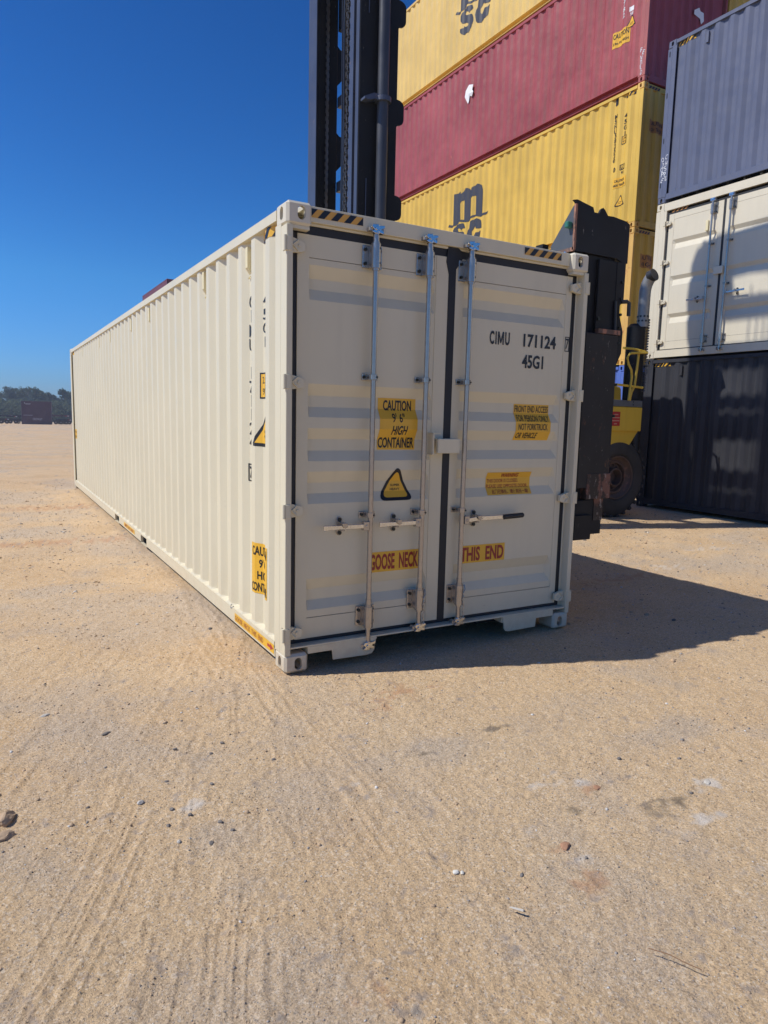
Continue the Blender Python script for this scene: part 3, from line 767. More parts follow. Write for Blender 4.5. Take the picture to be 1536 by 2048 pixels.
        m_.box(ub - 0.012, ub + 0.012, y - 0.026, ybase - 0.008, z + 0.026, z + 0.032)
        P("handle_catch", m_, GALV, False, 0.0015)
        P("bolt", MB().cyl((ub, ybase - 0.018, z + 0.044), (ub, ybase - 0.006, z + 0.044), 0.0125, 12).cyl((ub, ybase - 0.018, z - 0.044), (ub, ybase - 0.006, z - 0.044), 0.0125, 12), BOLT)

def door_panel(name, door_mat, root, u0, u1, f_l, f_r, v0, v1, prof, yf=0.070, M0=None, cap=0.03):
    """door: frame strips left/right, pressed sheet between with horizontal recesses that end in slanted caps.
    prof: list of (v, depth) from top to bottom, depth relative to yf"""
    m_ = MB(); th = 0.045
    for a, b in ((u0, f_l), (f_r, u1)): m_.box(a, b, yf, yf + th, v0, v1)
    zt, zb = prof[0][0], prof[-1][0]
    m_.box(f_l, f_r, yf + 0.0025, yf + th - 0.002, zt + 0.0035, v1)
    m_.box(f_l, f_r, yf + 0.0025, yf + th - 0.002, v0, zb - 0.0035)
    o = part(name, m_, door_mat, root, M0)
    # sheet: grid of 4 columns: edge, cap end, cap end, edge
    cols = [f_l, f_l + 0.001, f_l + 0.001 + (0.006 if cap < 0.04 else cap), f_r - 0.006 - cap, f_r - 0.006, f_r]
    vs = []
    for v, d in prof:
        for k, u in enumerate(cols):
            vs.append((u, yf + 0.004 + (d if k in (2, 3) else 0.0), v))
    nc = len(cols); fs = []
    for i in range(len(prof) - 1):
        for k in range(nc - 1): fs.append((i * nc + k, i * nc + k + 1, (i + 1) * nc + k + 1, (i + 1) * nc + k))
    sh = MB().add(vs, fs)
    part("door_sheet", sh, door_mat, o)
    part("inner_lining", MB().box(f_l, f_r, yf + 0.06, yf + 0.066, v0 + 0.005, v1 - 0.005), UNDER, o)
    return o

# ------------------------------------------------------------------ the main container
main = thing("shipping_container", "large new cream container in the foreground, closed doors facing us, marked CIMU 171124 7", "shipping container")
castings(main, CREAMCAST)
for k in ('post_fl', 'post_fr', 'post_bl', 'post_br'): link("corner_post", KIT[k], CREAMPOST, main)
side_main = link("side_panel", KIT['side_l'], CREAM, main)
for k, nm in (('side_r', "side_panel"), ('end_b', "end_panel"), ('roof', "roof"), ('toprail_l', "top_rail"), ('toprail_r', "top_rail"), ('head_b', "header"), ('sill_b', "sill"), ('botrail_r', "bottom_rail")):
    link(nm, KIT[k], CREAM, main)
botrail = link("bottom_rail", KIT['botrail_l'], CREAM, main)
link("floor", KIT['floor'], UNDER, main)
YH = 0.042
header = part("header", MB().box(0.1615, W - 0.1615, YH, 0.10, 2.800, 2.892).box(0.08, W - 0.08, 0.066, 0.1, 2.785, 2.7995), CREAM, main, bevel=0.002)
# cast lips under the top castings
for x0_ in (0.041, W - 0.150): part("header_lip", MB().box(x0_, x0_ + 0.109, 0.012, 0.066, 2.742, 2.7595), CREAM, main)
for u0, w, n in ((0.168, 0.355, 4), (1.835, 0.352, 4)):
    decal("hazard_strip", rect2d(u0, 2.828, w, 0.050), [], [], lambda u, v: YH, 0.002, STKP, header)
    decal("hazard_stripe", stripes2d(u0, 2.828, w, 0.050, n, 0.045, True), [], [], lambda u, v: YH, 0.0035, INK, header)
# sill with fork and goose-neck cut-outs
sp = [(0.163, 0.146), (0.163, 0.112), (0.336, 0.112), (0.344, 0.045), (0.60, 0.040), (0.635, 0.046), (0.655, 0.070), (0.662, 0.140), (0.672, 0.146)]
m_ = MB().prism(sp + [(0.672, 0.158), (0.163, 0.158)], 0.006, 0.018)
m_.prism([(W - a, b) for a, b in sp] + [(W - 0.672, 0.158), (W - 0.163, 0.158)], 0.006, 0.018)
m_.box(0.041, W - 0.041, 0.006, 0.11, 0.1585, 0.170)
m_.box(0.163, 0.672, 0.0185, 0.11, 0.112, 0.158); m_.box(W - 0.672, W - 0.163, 0.0185, 0.11, 0.112, 0.158)
sill = part("sill", m_, CREAM, main, bevel=0.0015)
DPROF = [(2.598, 0.0), (2.560, 0.0), (2.484, 0.036), (2.420, 0.036), (2.352, 0.0), (1.843, 0.0), (1.770, 0.036), (1.700, 0.036), (1.635, 0.0),
         (1.566, 0.0), (1.495, 0.036), (1.423, 0.036), (1.357, 0.0), (1.290, 0.0), (1.216, 0.036), (1.146, 0.036), (1.082, 0.0),
         (0.592, 0.0), (0.514, 0.036), (0.442, 0.036), (0.383, 0.0), (0.334, 0.0)]
dp = sorted(DPROF)
DZ = lambda v: float(np.interp(v, [p[0] for p in dp], [p[1] for p in dp]))
FOLD = [p[0] for p in DPROF]
YF = 0.070
DD = lambda u, v: YF + 0.004 + DZ(v)
door_l = door_panel("door", CREAM, main, 0.096, 1.203, 0.174, 1.103, 0.196, 2.733, DPROF)
door_r = door_panel("door", CREAM, main, 1.262, 2.342, 1.331, 2.287, 0.196, 2.733, DPROF)
g = MB().box(0.052, W - 0.052, 0.076, 0.088, 2.7335, 2.7845).box(0.052, W - 0.052, 0.076, 0.088, 0.1705, 0.1955)
g.box(0.0525, 0.0955, 0.0765, 0.088, 0.1955, 2.7335).box(2.3425, W - 0.0525, 0.0765, 0.088, 0.1955, 2.7335)
g.box(1.2035, 1.2615, 0.066, 0.088, 0.1955, 2.700)
g.prism([(1.19, 2.80), (1.275, 2.80), (1.31, 2.775), (1.31, 2.73), (1.262, 2.66), (1.2035, 2.62), (1.18, 2.70)], 0.064, 0.0755)
part("door_gasket", g, GASKET, main)
for x0_ in (0.04, W - 0.095): part("door_post_backing", MB().box(x0_, x0_ + 0.055, 0.0885, 0.1, 0.18, 2.79), UNDER, main)
for zc in (2.650, 1.845, 1.050, 0.255):
    link("hinge", HINGE_L, CREAM, door_l, Matrix.Translation((0, 0, zc)))
    link("hinge", HINGE_R, CREAM, door_r, Matrix.Translation((W, 0, zc)))
rod_set(door_l, 0.605, 0.108, 2.812, hand=(-1, 0.256, 0.930, 0.402, None))
rod_set(door_l, 1.010, 0.182, 2.812, hand=(-1, 0.665, 0.932, 0.812, None))
rod_set(door_r, 1.350, 0.182, 2.812, hand=(1, 1.912, 0.928, 1.492, 1.722))
# lock box
part("lock_box", MB().box(1.108, 1.288, -0.020, 0.012, 1.408, 1.508).box(1.108, 1.288, 0.012, 0.05, 1.500, 1.508), CREAM, door_r, bevel=0.003)
part("lock_bracket", MB().box(1.070, 1.076, -0.012, 0.068, 1.402, 1.548).box(1.070, 1.140, 0.0, 0.006, 1.540, 1.546).box(1.070, 1.115, 0.0, 0.068, 1.398, 1.404), CREAM, door_l)
part("tir_loop", MB().tube([(1.302, 0.06, 1.50), (1.302, 0.035, 1.485), (1.315, 0.03, 1.472), (1.326, 0.035, 1.485), (1.324, 0.06, 1.50)], 0.004, 6), CREAM, door_r, smooth=True)
# seal cords hanging on the two inner rods
for d_, x_ in ((door_l, 1.020), (door_r, 1.362)):
    pts = [(x_ + 0.006 * math.sin(i * 1.4) + 0.004 * i * 0.2, -0.022 + 0.003 * math.cos(i * 1.4), 0.40 - i * 0.017) for i in range(12)]
    part("seal_cord", MB().tube(pts, 0.004, 5).tube([(x_ - 0.028, -0.004, 0.452), (x_ - 0.02, -0.02, 0.42), (x_, -0.024, 0.395), (x_ + 0.02, -0.02, 0.425), (x_ + 0.022, -0.004, 0.455)], 0.0035, 5), GALV, d_, smooth=True)

def dtext(s, u0, v0, w, h, mat, parent, off=0.0035, shear=0, bold=0.01, nm="lettering"):
    return decal(nm, text2d(s, u0, v0, w, h, shear, bold), [], FOLD, DD, off, mat, parent)
def stick(u0, v0, w, h, parent, mat=STK, nm="sticker"): return decal(nm, rect2d(u0, v0, w, h), [], FOLD, DD, 0.0018, mat, parent)
MG = [(0, 0), (0.2, 0), (0.2, 0.62), (0.42, 0.12), (0.58, 0.12), (0.8, 0.62), (0.8, 0), (1, 0), (1, 1), (0.8, 1), (0.5, 0.36), (0.2, 1), (0, 1)]
decal("lettering", join2d(text2d("C", 1.578, 2.184, 0.040, 0.094, 0, 0.03), rect2d(1.630, 2.185, 0.010, 0.092), poly2d([(1.652 + a * 0.054, 2.185 + b * 0.092) for a, b in MG]), text2d("U", 1.718, 2.184, 0.042, 0.093, 0, 0.03)), [], FOLD, DD, 0.0035, INK, door_r)
dtext("171124", 1.890, 2.184, 0.318, 0.096, INK, door_r, bold=0.028)
decal("number_box", frame2d(2.297, 2.178, 0.043, 0.110, 0.0055), [], [], lambda u, v: YF, 0.003, INK, door_r)
decal("lettering", text2d("7", 2.304, 2.196, 0.030, 0.078, 0, 0.01), [], [], lambda u, v: YF, 0.003, INK, door_r)
dtext("45G1", 1.887, 2.031, 0.205, 0.098, INK, door_r, bold=0.028)
s1 = stick(0.695, 1.428, 0.296, 0.345, door_l)
dtext("CAUTION", 0.735, 1.690, 0.220, 0.070, INK, s1, bold=0.026)
dtext("9' 6\"", 0.792, 1.612, 0.100, 0.062, INK, s1, bold=0.012)
dtext("HIGH", 0.790, 1.528, 0.125, 0.062, INK, s1, shear=0.25, bold=0.024)
dtext("CONTAINER", 0.700, 1.440, 0.282, 0.072, INK, s1, bold=0.026)
s2 = decal("sticker", poly2d(roundtri(0.842, 1.082, 1.330, 0.142, 0.06)), [], FOLD, DD, 0.0018, INK, door_l)
decal("sticker_face", poly2d(roundtri(0.842, 1.104, 1.292, 0.106, 0.04)), [], FOLD, DD, 0.003, STK, s2)
dtext("SUPER", 0.805, 1.178, 0.074, 0.016, INK, s2, 0.0042, bold=0.02)
dtext("HEAVY", 0.803, 1.150, 0.076, 0.016, INK, s2, 0.0042, bold=0.02)
s3 = stick(1.858, 1.498, 0.345, 0.270, door_r)
dtext("FRONT END ACCESS", 1.866, 1.707, 0.330, 0.050, INK, s3, bold=0.012)
dtext("FOR PERSON ONLY", 1.872, 1.640, 0.318, 0.046, INK, s3, bold=0.012)
dtext("NOT FORKTRUCK", 1.884, 1.575, 0.288, 0.048, INK, s3, bold=0.012)
dtext("OR VEHICLE", 1.874, 1.512, 0.205, 0.044, INK, s3, shear=0.25, bold=0.02)
s4 = stick(1.625, 1.090, 0.425, 0.168, door_r)
dtext("WARNING", 1.762, 1.220, 0.165, 0.030, REDINK, s4, shear=0.2, bold=0.025)
dtext("THIS DOOR IS CLOSED.", 1.633, 1.180, 0.300, 0.027, REDINK, s4, bold=0.008)
dtext("PLEASE USE OPPOSITE DOOR.", 1.630, 1.140, 0.398, 0.027, REDINK, s4, bold=0.008)
dtext("\u6b64\u95e8\u5df2\u9501\u4f4f\u3001\u8bf7\u4f7f\u7528\u53e6\u4e00\u7aef!", 1.672, 1.099, 0.350, 0.030, REDINK, s4, bold=0.01)
s5 = stick(0.634, 0.592, 0.405, 0.140, door_l)
dtext("GOOSE  NECK", 0.640, 0.606, 0.388, 0.112, REDINK, s5, bold=0.032)
s6 = stick(1.392, 0.592, 0.414, 0.132, door_r)
dtext("THIS  END", 1.396, 0.604, 0.398, 0.108, REDINK, s6, bold=0.032)

# markings of the sunlit side
def side_decal(nm, shape, root, mat, off, y_top=0.0, parent=None, D=SD):
    if parent is not None:
        while depth(parent) >= 2: parent = parent.parent
    """shape given with u measured towards -Y from local y_top"""
    fu = [y_top - p[0] for p in SP]
    fu = [f for f in fu]
    return decal(nm, shape, sorted(fu), [], lambda u, v: D(y_top - u), off, mat, parent or root, left_frame(y_top))
def vert_text(s, yc, z_top, cw, ch, gap, root, mat, off=0.004, bold=0.01, parent=None):
    sh = []; z = z_top
    for c_ in s:
        if c_ != ' ':
            w_ = cw * (0.28 if c_ in "1I" else 1.0)
            sh.append(text2d(c_, 1.0 - yc - w_ / 2, z - ch, w_, ch, 0, bold))
        z -= ch + gap
    return side_decal("lettering", join2d(*sh), root, mat, off, 1.0, parent)
vert_text("CIMU 171124", 0.762, 2.455, 0.096, 0.084, 0.0125, main, INK, bold=0.008, parent=side_main)
decal_o = side_decal("lettering", text2d("7", 1 - 0.772 - 0.03, 1.19, 0.06, 0.085, 0, 0.03), main, INK, 0.004, 1.0, side_main)
side_decal("number_box", frame2d(1 - 0.772 - 0.05, 1.17, 0.10, 0.125, 0.008), main, INK, 0.004, 1.0, side_main)
vert_text("45G1", 0.484, 2.425, 0.096, 0.068, 0.022, main, INK, bold=0.008, parent=side_main)
t_ = side_decal("sticker", rect2d(1 - 0.560, 1.750, 0.155, 0.172), main, INK, 0.002, 1.0, side_main)
side_decal("sticker_face", rect2d(1 - 0.549, 1.760, 0.144, 0.152), main, STK, 0.0035, 1.0, t_)
side_decal("lettering", join2d(text2d("2.9M", 1 - 0.535, 1.850, 0.12, 0.045), text2d("9'6\"", 1 - 0.53, 1.775, 0.11, 0.045)), main, INK, 0.005, 1.0, t_)
t_ = side_decal("sticker", poly2d([(1 - .635, 1.43), (1 - .402, 1.425), (1 - .402, 1.50), (1 - .455, 1.655), (1 - .47, 1.655), (1 - .64, 1.45)]), main, INK, 0.002, 1.0, side_main)
side_decal("sticker_face", poly2d([(1 - .603, 1.452), (1 - .410, 1.448), (1 - .410, 1.51), (1 - .462, 1.630)]), main, STK, 0.0035, 1.0, t_)
side_decal("lettering", join2d(text2d("SUPER", 1 - 0.50, 1.520, 0.085, 0.018), text2d("HEAVY", 1 - 0.50, 1.488, 0.085, 0.018)), main, INK, 0.005, 1.0, t_)
t_ = side_decal("sticker", rect2d(1 - 0.660, 0.397, 0.302, 0.358), main, STK, 0.002, 1.0, side_main)
side_decal("lettering", join2d(text2d("CAUTION", 1 - 0.642, 0.668, 0.27, 0.066, 0, .025), text2d("9' 6\"", 1 - 0.565, 0.582, 0.11, 0.062, 0, .025), text2d("HIGH", 1 - 0.58, 0.498, 0.15, 0.060, 0.0, .025), text2d("CONTAINER", 1 - 0.652, 0.412, 0.288, 0.064, 0, .025)), main, INK, 0.0035, 1.0, t_)
flat = lambda y: 0.0
t_ = side_decal("sticker", rect2d(1 - 1.03, 0.078, 0.84, 0.062), main, STK, 0.002, 1.0, botrail, flat)
side_decal("lettering", text2d("GOOSE  NECK  THIS  END", 1 - 1.015, 0.090, 0.62, 0.036, 0, .0), main, REDINK, 0.0035, 1.0, t_, flat)
side_decal("arrow", poly2d([(0.690, 0.100), (0.745, 0.100), (0.745, 0.088), (0.80, 0.110), (0.745, 0.132), (0.745, 0.120), (0.690, 0.120)]), main, REDFLAT, 0.0035, 1.0, t_, flat)
t_ = side_decal("sticker", rect2d(6.0 - 5.98, 0.084, 0.80, 0.055), main, STK, 0.002, 6.0, botrail, flat)
side_decal("lettering", text2d("EMPTY  LIFT  ONLY", 6.0 - 5.90, 0.092, 0.64, 0.036, 0, .02), main, REDINK, 0.0035, 6.0, t_, flat)
t_ = side_decal("sticker", rect2d(12.0 - 11.93, 1.06, 0.42, 0.19), main, STK, 0.002, 12.0, side_main)
side_decal("lettering", join2d(text2d("CAUTION", 0.10, 1.17, 0.34, 0.05), text2d("9'6\" HIGH", 0.10, 1.08, 0.34, 0.05)), main, INK, 0.0035, 12.0, t_)
for y_top, u0 in ((1.0, 1 - 0.52), (12.2, 12.2 - 11.99)):
    t_ = side_decal("hazard_strip", rect2d(u0, 2.748, 0.325, 0.060), main, STK, 0.002, y_top, side_main)
    side_decal("hazard_stripe", stripes2d(u0, 2.748, 0.325, 0.060, 3, 0.05), main, INK, 0.0035, y_top, t_)
# vents in the recesses
vent = MB().prism([(0.0, 0.0), (0.0, -0.030), (0.13, -0.030), (0.175, 0.0)], 0, 0.06, 'xy')
for yv, zt in ((0.792, 2.775), (1.90, 2.790), (4.12, 2.77), (5.23, 2.77), (6.90, 2.77), (8.01, 2.77), (10.23, 2.77)):
    # bevelled box: body and slanted foot
    vb = MB(); x0, x1 = 0.047, 0.018
    vb.add([(x0, yv - .022, zt), (x1, yv - .022, zt), (x1, yv + .022, zt), (x0, yv + .022, zt),
            (x0, yv - .022, zt - .175), (x1, yv - .022, zt - .135), (x1, yv + .022, zt - .135), (x0, yv + .022, zt - .175)],
           [(0, 1, 2, 3), (0, 4, 5, 1), (1, 5, 6, 2), (2, 6, 7, 3), (4, 7, 6, 5)])
    vb.tube([(0.046, yv - .006, zt - .188), (0.036, yv - .004, zt - .196), (0.036, yv + .006, zt - .205), (0.046, yv + .008, zt - .20)], 0.004, 5)
    part("vent", vb, VENTC, side_main)
# lashing ring at the foot of the sunlit side
part("lashing_ring", MB().tube([(0.010 - 0.012 * math.sin(t), 1.12 + 0.026 * math.cos(t), 0.188 - 0.012 - 0.02 * math.sin(t)) for t in np.linspace(0, math.pi, 9)], 0.004, 6), GALV, main, smooth=True)
# weld foot flare along the sunlit side: the wavy seam above the bottom rail
def weld_foot(Lc, parent, mat):
    vs = []; fs = []
    for u, d in SP: vs += [(d, u, 0.186), (0.004, u, 0.167)]
    for i in range(len(SP) - 1): fs.append((2 * i, 2 * i + 2, 2 * i + 3, 2 * i + 1))
    return part("panel_foot", MB().add(vs, fs), mat, parent)
weld_foot(L, side_main, CREAM)

# ------------------------------------------------------------------ the yellow and maroon stack behind
MX, MY = 10.60, 6.93
LV = [0, H, 2 * H, 3 * H, 4 * H]
DARKEND = paint("dark_end", (0.03, 0.028, 0.03), 0.6)  # near-black tone for the end panels of the blue container
blue0 = container("worn blue container at the foot of the yellow stack, seen beside the yellow handrail", MX, MY, LV[0], BLU, group="stacked containers behind the truck")
yel1 = container("rust-streaked yellow container standing on the blue one, just right of the black spreader arm", MX, MY, LV[1], YEL, YELR, YELR, group="stacked containers behind the truck")
yel2 = container("yellow container marked MSNU 582520 with the lower msc logo, third from the ground", MX, MY, LV[2], YEL, YELR, YEL, group="stacked containers behind the truck")
mar3 = container("maroon container with a scrap of white paper on its sunlit side, between two yellow ones", MX, MY, LV[3], MAR, MARR, MARR, group="stacked containers behind the truck")
yel4 = container("topmost yellow container, cut by the top of the photo, with the upper msc logo", MX, MY, LV[4], YELTOP, YELTOP, YELTOP, group="stacked containers behind the truck")
BX = 13.10
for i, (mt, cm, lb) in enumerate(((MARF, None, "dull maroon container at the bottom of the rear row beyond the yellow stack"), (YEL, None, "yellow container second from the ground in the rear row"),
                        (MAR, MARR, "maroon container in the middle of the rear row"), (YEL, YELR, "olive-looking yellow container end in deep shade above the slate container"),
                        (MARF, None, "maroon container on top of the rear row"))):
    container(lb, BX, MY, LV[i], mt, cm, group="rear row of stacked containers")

LOGO = dict(
M=[(13.972, 1.481), (13.818, 1.439), (13.62, 1.451), (13.54, 1.48), (13.461, 1.517), (13.38, 1.512), (13.105, 1.439), (12.995, 1.437), (12.889, 1.484), (12.677, 1.511), (12.433, 1.443), (12.198, 1.446), (12.135, 1.474), (12.117, 1.529), (12.159, 1.513), (12.26, 1.503), (12.348, 1.501), (12.356, 1.936), (12.367, 2.092), (12.431, 2.271), (12.524, 2.329), (12.676, 2.373), (12.705, 2.35), (12.884, 2.31), (12.934, 2.258), (12.976, 2.312), (13.057, 2.355), (13.167, 2.379), (13.23, 2.373), (13.275, 2.331), (13.382, 2.269), (13.411, 2.348), (13.467, 2.353), (13.531, 2.334), (13.645, 2.335), (13.769, 2.348), (13.73, 1.493), (13.789, 1.501), (13.873, 1.52), (13.908, 1.541)],
H1=[(13.367, 1.564), (13.397, 2.014), (13.337, 2.071), (13.234, 2.073), (13.222, 1.536)],
H2=[(12.878, 1.539), (12.896, 2.034), (12.837, 2.072), (12.746, 2.076), (12.684, 2.056), (12.673, 1.554), (12.772, 1.559)],
S=[(13.582, 1.481 - .05), (13.568, 1.46), (13.491, 1.465), (13.352, 1.450), (13.291, 1.455), (13.213, 1.425), (13.148, 1.367), (13.113, 1.285), (13.142, 1.278), (13.249, 1.306), (13.309, 1.299), (13.314, 1.26), (13.355, 1.308), (13.434, 1.343), (13.496, 1.35), (13.525, 1.33), (13.491, 1.277), (13.396, 1.23), (13.334, 1.219), (13.274, 1.221), (13.196, 1.182), (13.132, 1.12), (13.096, 1.038), (13.091, 0.962), (13.131, 0.897), (13.22, 0.869), (13.278, 0.836), (13.319, 0.761), (13.426, 0.765), (13.552, 0.793), (13.649, 0.847), (13.733, 0.93), (13.762, 1.011), (13.674, 0.994), (13.58, 0.983), (13.559, 1.025), (13.518, 0.986), (13.391, 0.931), (13.339, 0.945), (13.335, 1.002), (13.445, 1.055), (13.54, 1.088), (13.636, 1.117), (13.704, 1.198), (13.731, 1.261), (13.713, 1.337), (13.654, 1.387), (13.594, 1.415)],
C=[(12.688, 1.444), (12.581, 1.433), (12.473, 1.387), (12.411, 1.339), (12.368, 1.148), (12.411, 1.136), (12.501, 1.142), (12.608, 1.16), (12.641, 1.197), (12.674, 1.24), (12.731, 1.19), (12.790, 1.12), (12.786, 1.023), (12.747, 0.973), (12.719, 0.993), (12.66, 1.060), (12.588, 1.052), (12.487, 1.042), (12.441, 1.085), (12.419, 1.066), (12.429, 1.007), (12.466, 0.839), (12.54, 0.792), (12.684, 0.799), (12.754, 0.764), (12.828, 0.78), (12.949, 0.842), (13.013, 0.911), (13.047, 1.083), (13.020, 1.2), (12.958, 1.238), (12.942, 1.35), (12.854, 1.419), (12.748, 1.431)])
def tess(outer, holes):
    from mathutils.geometry import tessellate_polygon
    loops = [[Vector((a, b, 0)) for a, b in l] for l in [outer] + holes]
    pts = [(p.x, p.y) for l in loops for p in l]
    return pts, [tuple(t) for t in tessellate_polygon(loops)]
def logo(root):
    par = [c for c in root.children if c.name.startswith("side_panel")][0]
    par2 = par
    YT = 14.0
    def cv(l): return [(YT - (a - MY), b) for a, b in l]
    sh = join2d(tess(cv(LOGO['M']), [cv(LOGO['H1']), cv(LOGO['H2'])]), tess(cv(LOGO['S']), []), tess(cv(LOGO['C']), []))
    side_decal("logo", sh, root, LOGOINK, 0.006, YT, par2)
logo(yel2); logo(yel4)
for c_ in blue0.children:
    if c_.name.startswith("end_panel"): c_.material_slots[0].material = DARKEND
def pan(root): return [c for c in root.children if c.name.startswith("side_panel")][0]
def far_text(root, s, ya, z, w, h, mat, shear=0, bold=0.015, off=0.007):   # ya = world Y of the left edge
    return side_decal("lettering", text2d(s, 3.0 - (ya - MY), z, w, h, shear, bold), root, mat, off, 3.0, pan(root))
def far_rect(root, ya, z, w, h, mat, off=0.005, nm="sticker"):
    return side_decal(nm, rect2d(3.0 - (ya - MY), z, w, h), root, mat, off, 3.0, pan(root))
def far_vert(root, s, yc, ztop, cw, ch, gap, mat):
    return vert_text(s, yc - MY, ztop, cw, ch, gap, root, mat, 0.007, 0.015, pan(root))
b2 = 2 * H
far_vert(yel2, "MSNU", 7.67, 8.28 - b2, 0.085, 0.088, 0.014, INK); far_vert(yel2, "582520", 7.65, 7.88 - b2, 0.085, 0.088, 0.014, INK); far_vert(yel2, "0", 7.62, 7.17 - b2, 0.085, 0.10, 0.02, INK)
far_vert(yel2, "45G1", 7.40, 8.22 - b2, 0.085, 0.09, 0.03, INK)
far_rect(yel2, 7.71, 8.46 - b2, 0.10, 0.16, INK, nm="hook_mark")
t_ = far_rect(yel2, 7.475, 7.60 - b2, 0.15, 0.17, INK); far_rect(yel2, 7.460, 7.615 - b2, 0.12, 0.14, STK, 0.007, "sticker_face")
far_text(yel2, "2.9M", 7.45, 7.695 - b2, 0.10, 0.045, INK, off=0.009); far_text(yel2, "9'6", 7.45, 7.63 - b2, 0.10, 0.045, INK, off=0.009)
side_decal("lettering", frame2d(3 - (7.48 - MY), 7.08 - b2, 0.15, 0.11, 0.012), yel2, INK, 0.007, 3.0, pan(yel2)); far_text(yel2, "LC", 7.45, 7.10 - b2, 0.08, 0.06, INK); far_text(yel2, "93", 7.44, 6.99 - b2, 0.08, 0.06, INK)
far_rect(yel2, 7.63, 6.72 - b2, 0.36, 0.21, STK); far_text(yel2, "CAUTION", 7.58, 6.835 - b2, 0.26, 0.055, INK, off=0.009); far_text(yel2, "HIGH TRAILER", 7.61, 6.745 - b2, 0.32, 0.055, INK, off=0.009)
def far_tri(root, yc, z0, z1, hw):
    c = 3 - (yc - MY)
    a = side_decal("sticker", poly2d(roundtri(c, z0, z1, hw, 0.04)), root, INK, 0.005, 3.0, pan(root))
    side_decal("sticker_face", poly2d(roundtri(c, z0 + 0.018, z1 - 0.035, hw - 0.03, 0.03)), root, STK, 0.007, 3.0, pan(root))
    side_decal("lettering", join2d(text2d("SUPER", c - 0.05, z0 + 0.075, 0.10, 0.02), text2d("HEAVY", c - 0.05, z0 + 0.045, 0.10, 0.02)), root, INK, 0.009, 3.0, pan(root))
far_tri(yel2, 7.41, 6.33 - b2, 6.57 - b2, 0.14)
b3 = 3 * H
far_vert(mar3, "80782", 7.63, 10.74 - b3, 0.085, 0.095, 0.018, WHITEINK)
far_rect(mar3, 7.49, 10.25 - b3, 0.12, 0.09, WHITEINK, nm="weight_mark"); far_text(mar3, "SE", 7.47, 10.17 - b3, 0.09, 0.06, WHITEINK)
far_tri(mar3, 7.41, 9.93 - b3, 10.18 - b3, 0.14)
far_rect(mar3, 7.90, 9.66 - b3, 0.46, 0.32, STK); far_text(mar3, "CAUTION", 7.87, 9.84 - b3, 0.40, 0.10, INK, off=0.009); far_text(mar3, "2.9m 9'6\" HIGH", 7.87, 9.72 - b3, 0.40, 0.055, INK, off=0.009)
# chalk on the maroon post and the slate post
def chalk(root, lines, y0, z0, ch, x=-0.004):
    P = [c for c in root.children if c.name.startswith("corner_post")]
    m_ = MB()
    for s, du, dv in lines:
        V, F = text2d(s, 0, 0, ch * 0.62 * len(s), ch, random.uniform(-.3, .3))
        ang = random.uniform(-0.35, 0.35)
        V = [(x, y0 - du - (a * math.cos(ang) - b * math.sin(ang)), z0 + dv + a * math.sin(ang) + b * math.cos(ang)) for a, b in V]
        m_.add(V, F)
    return part("chalk_mark", m_, CHALK, root)
chalk(mar3, [("F", 0.02, 0.44), ("E", 0.08, 0.38), ("N", 0.04, 0.28), ("m", 0.05, 0.19), ("E", 0.04, 0.10), ("D", 0.05, 0.0)], 0.19, 0.16, 0.085)
# end stickers in the shade and torn papers
def end_text(root, rows, x0, z0, w, h):
    sfolds = [p[0] for p in EP]
    a = decal("sticker", rect2d(x0, z0, w, h), sfolds, [], lambda u, v: ED(u), 0.004, STKF, root)
    n = len(rows)
    for i, r_ in enumerate(rows):
        decal("lettering", text2d(r_, x0 + 0.04, z0 + h * (n - 1 - i) / n + 0.03, w - 0.08, h / n - 0.05, 0, .01), sfolds, [], lambda u, v: ED(u), 0.007, INK, a)
end_text(yel2, ["CAUTION", "HIGH TRAILER"], 0.26, 7.76 - b2, 0.46, 0.24)
end_text(yel1, ["CAUTION", "HIGH"], 0.26, 5.0 - H, 0.42, 0.28)
for rt_ in (yel2, yel1):
    hd = rt_
    decal("hazard_strip", rect2d(0.18, 2.80, 0.34, 0.06), [], [], lambda u, v: 0.03, 0.003, STKF, hd)
    decal("hazard_stripe", stripes2d(0.18, 2.80, 0.34, 0.06, 4, 0.05), [], [], lambda u, v: 0.03, 0.006, INK, hd)
    side_decal("hazard_strip", rect2d(1 - .50, 2.735, 0.31, 0.07), rt_, STK, 0.004, 1.0, pan(rt_))
    side_decal("hazard_stripe", stripes2d(1 - .50, 2.735, 0.31, 0.07, 3, 0.06), rt_, INK, 0.007, 1.0, pan(rt_))
pm = MB()
Pp = [(13.36, 10.66), (13.30, 10.80), (13.14, 10.90), (12.98, 10.86), (13.0, 10.72), (12.93, 10.66), (13.02, 10.56), (13.10, 10.60), (13.12, 10.45), (13.20, 10.43)]
pv = [(MX + 0.004 - 0.012 * (i % 3), a, b) for i, (a, b) in enumerate(Pp)]
cpt = (MX - 0.03, 13.12, 10.66)
pm.add(pv + [cpt], [(i, (i + 1) % len(pv), len(pv)) for i in range(len(pv))])
pp = part("paper_scrap", pm, PAPER, None); tag(pp, "torn white paper scrap stuck on the sunlit maroon container side", "paper")
pm = MB().add([(11.98, MY + .008, 10.42), (12.28, MY + .008, 10.44), (12.30, MY + .004, 10.28), (12.22, MY + .01, 10.20), (12.18, MY + .01, 10.30), (11.98, MY + .01, 10.34), (12.12, MY + .0, 10.50), (12.16, MY + .0, 10.44)],
               [(0, 6, 7, 1, 2, 3, 4, 5)])
pp = part("paper_scrap", pm, PAPER, None); tag(pp, "torn white paper scrap on the shaded end of the maroon container", "paper")

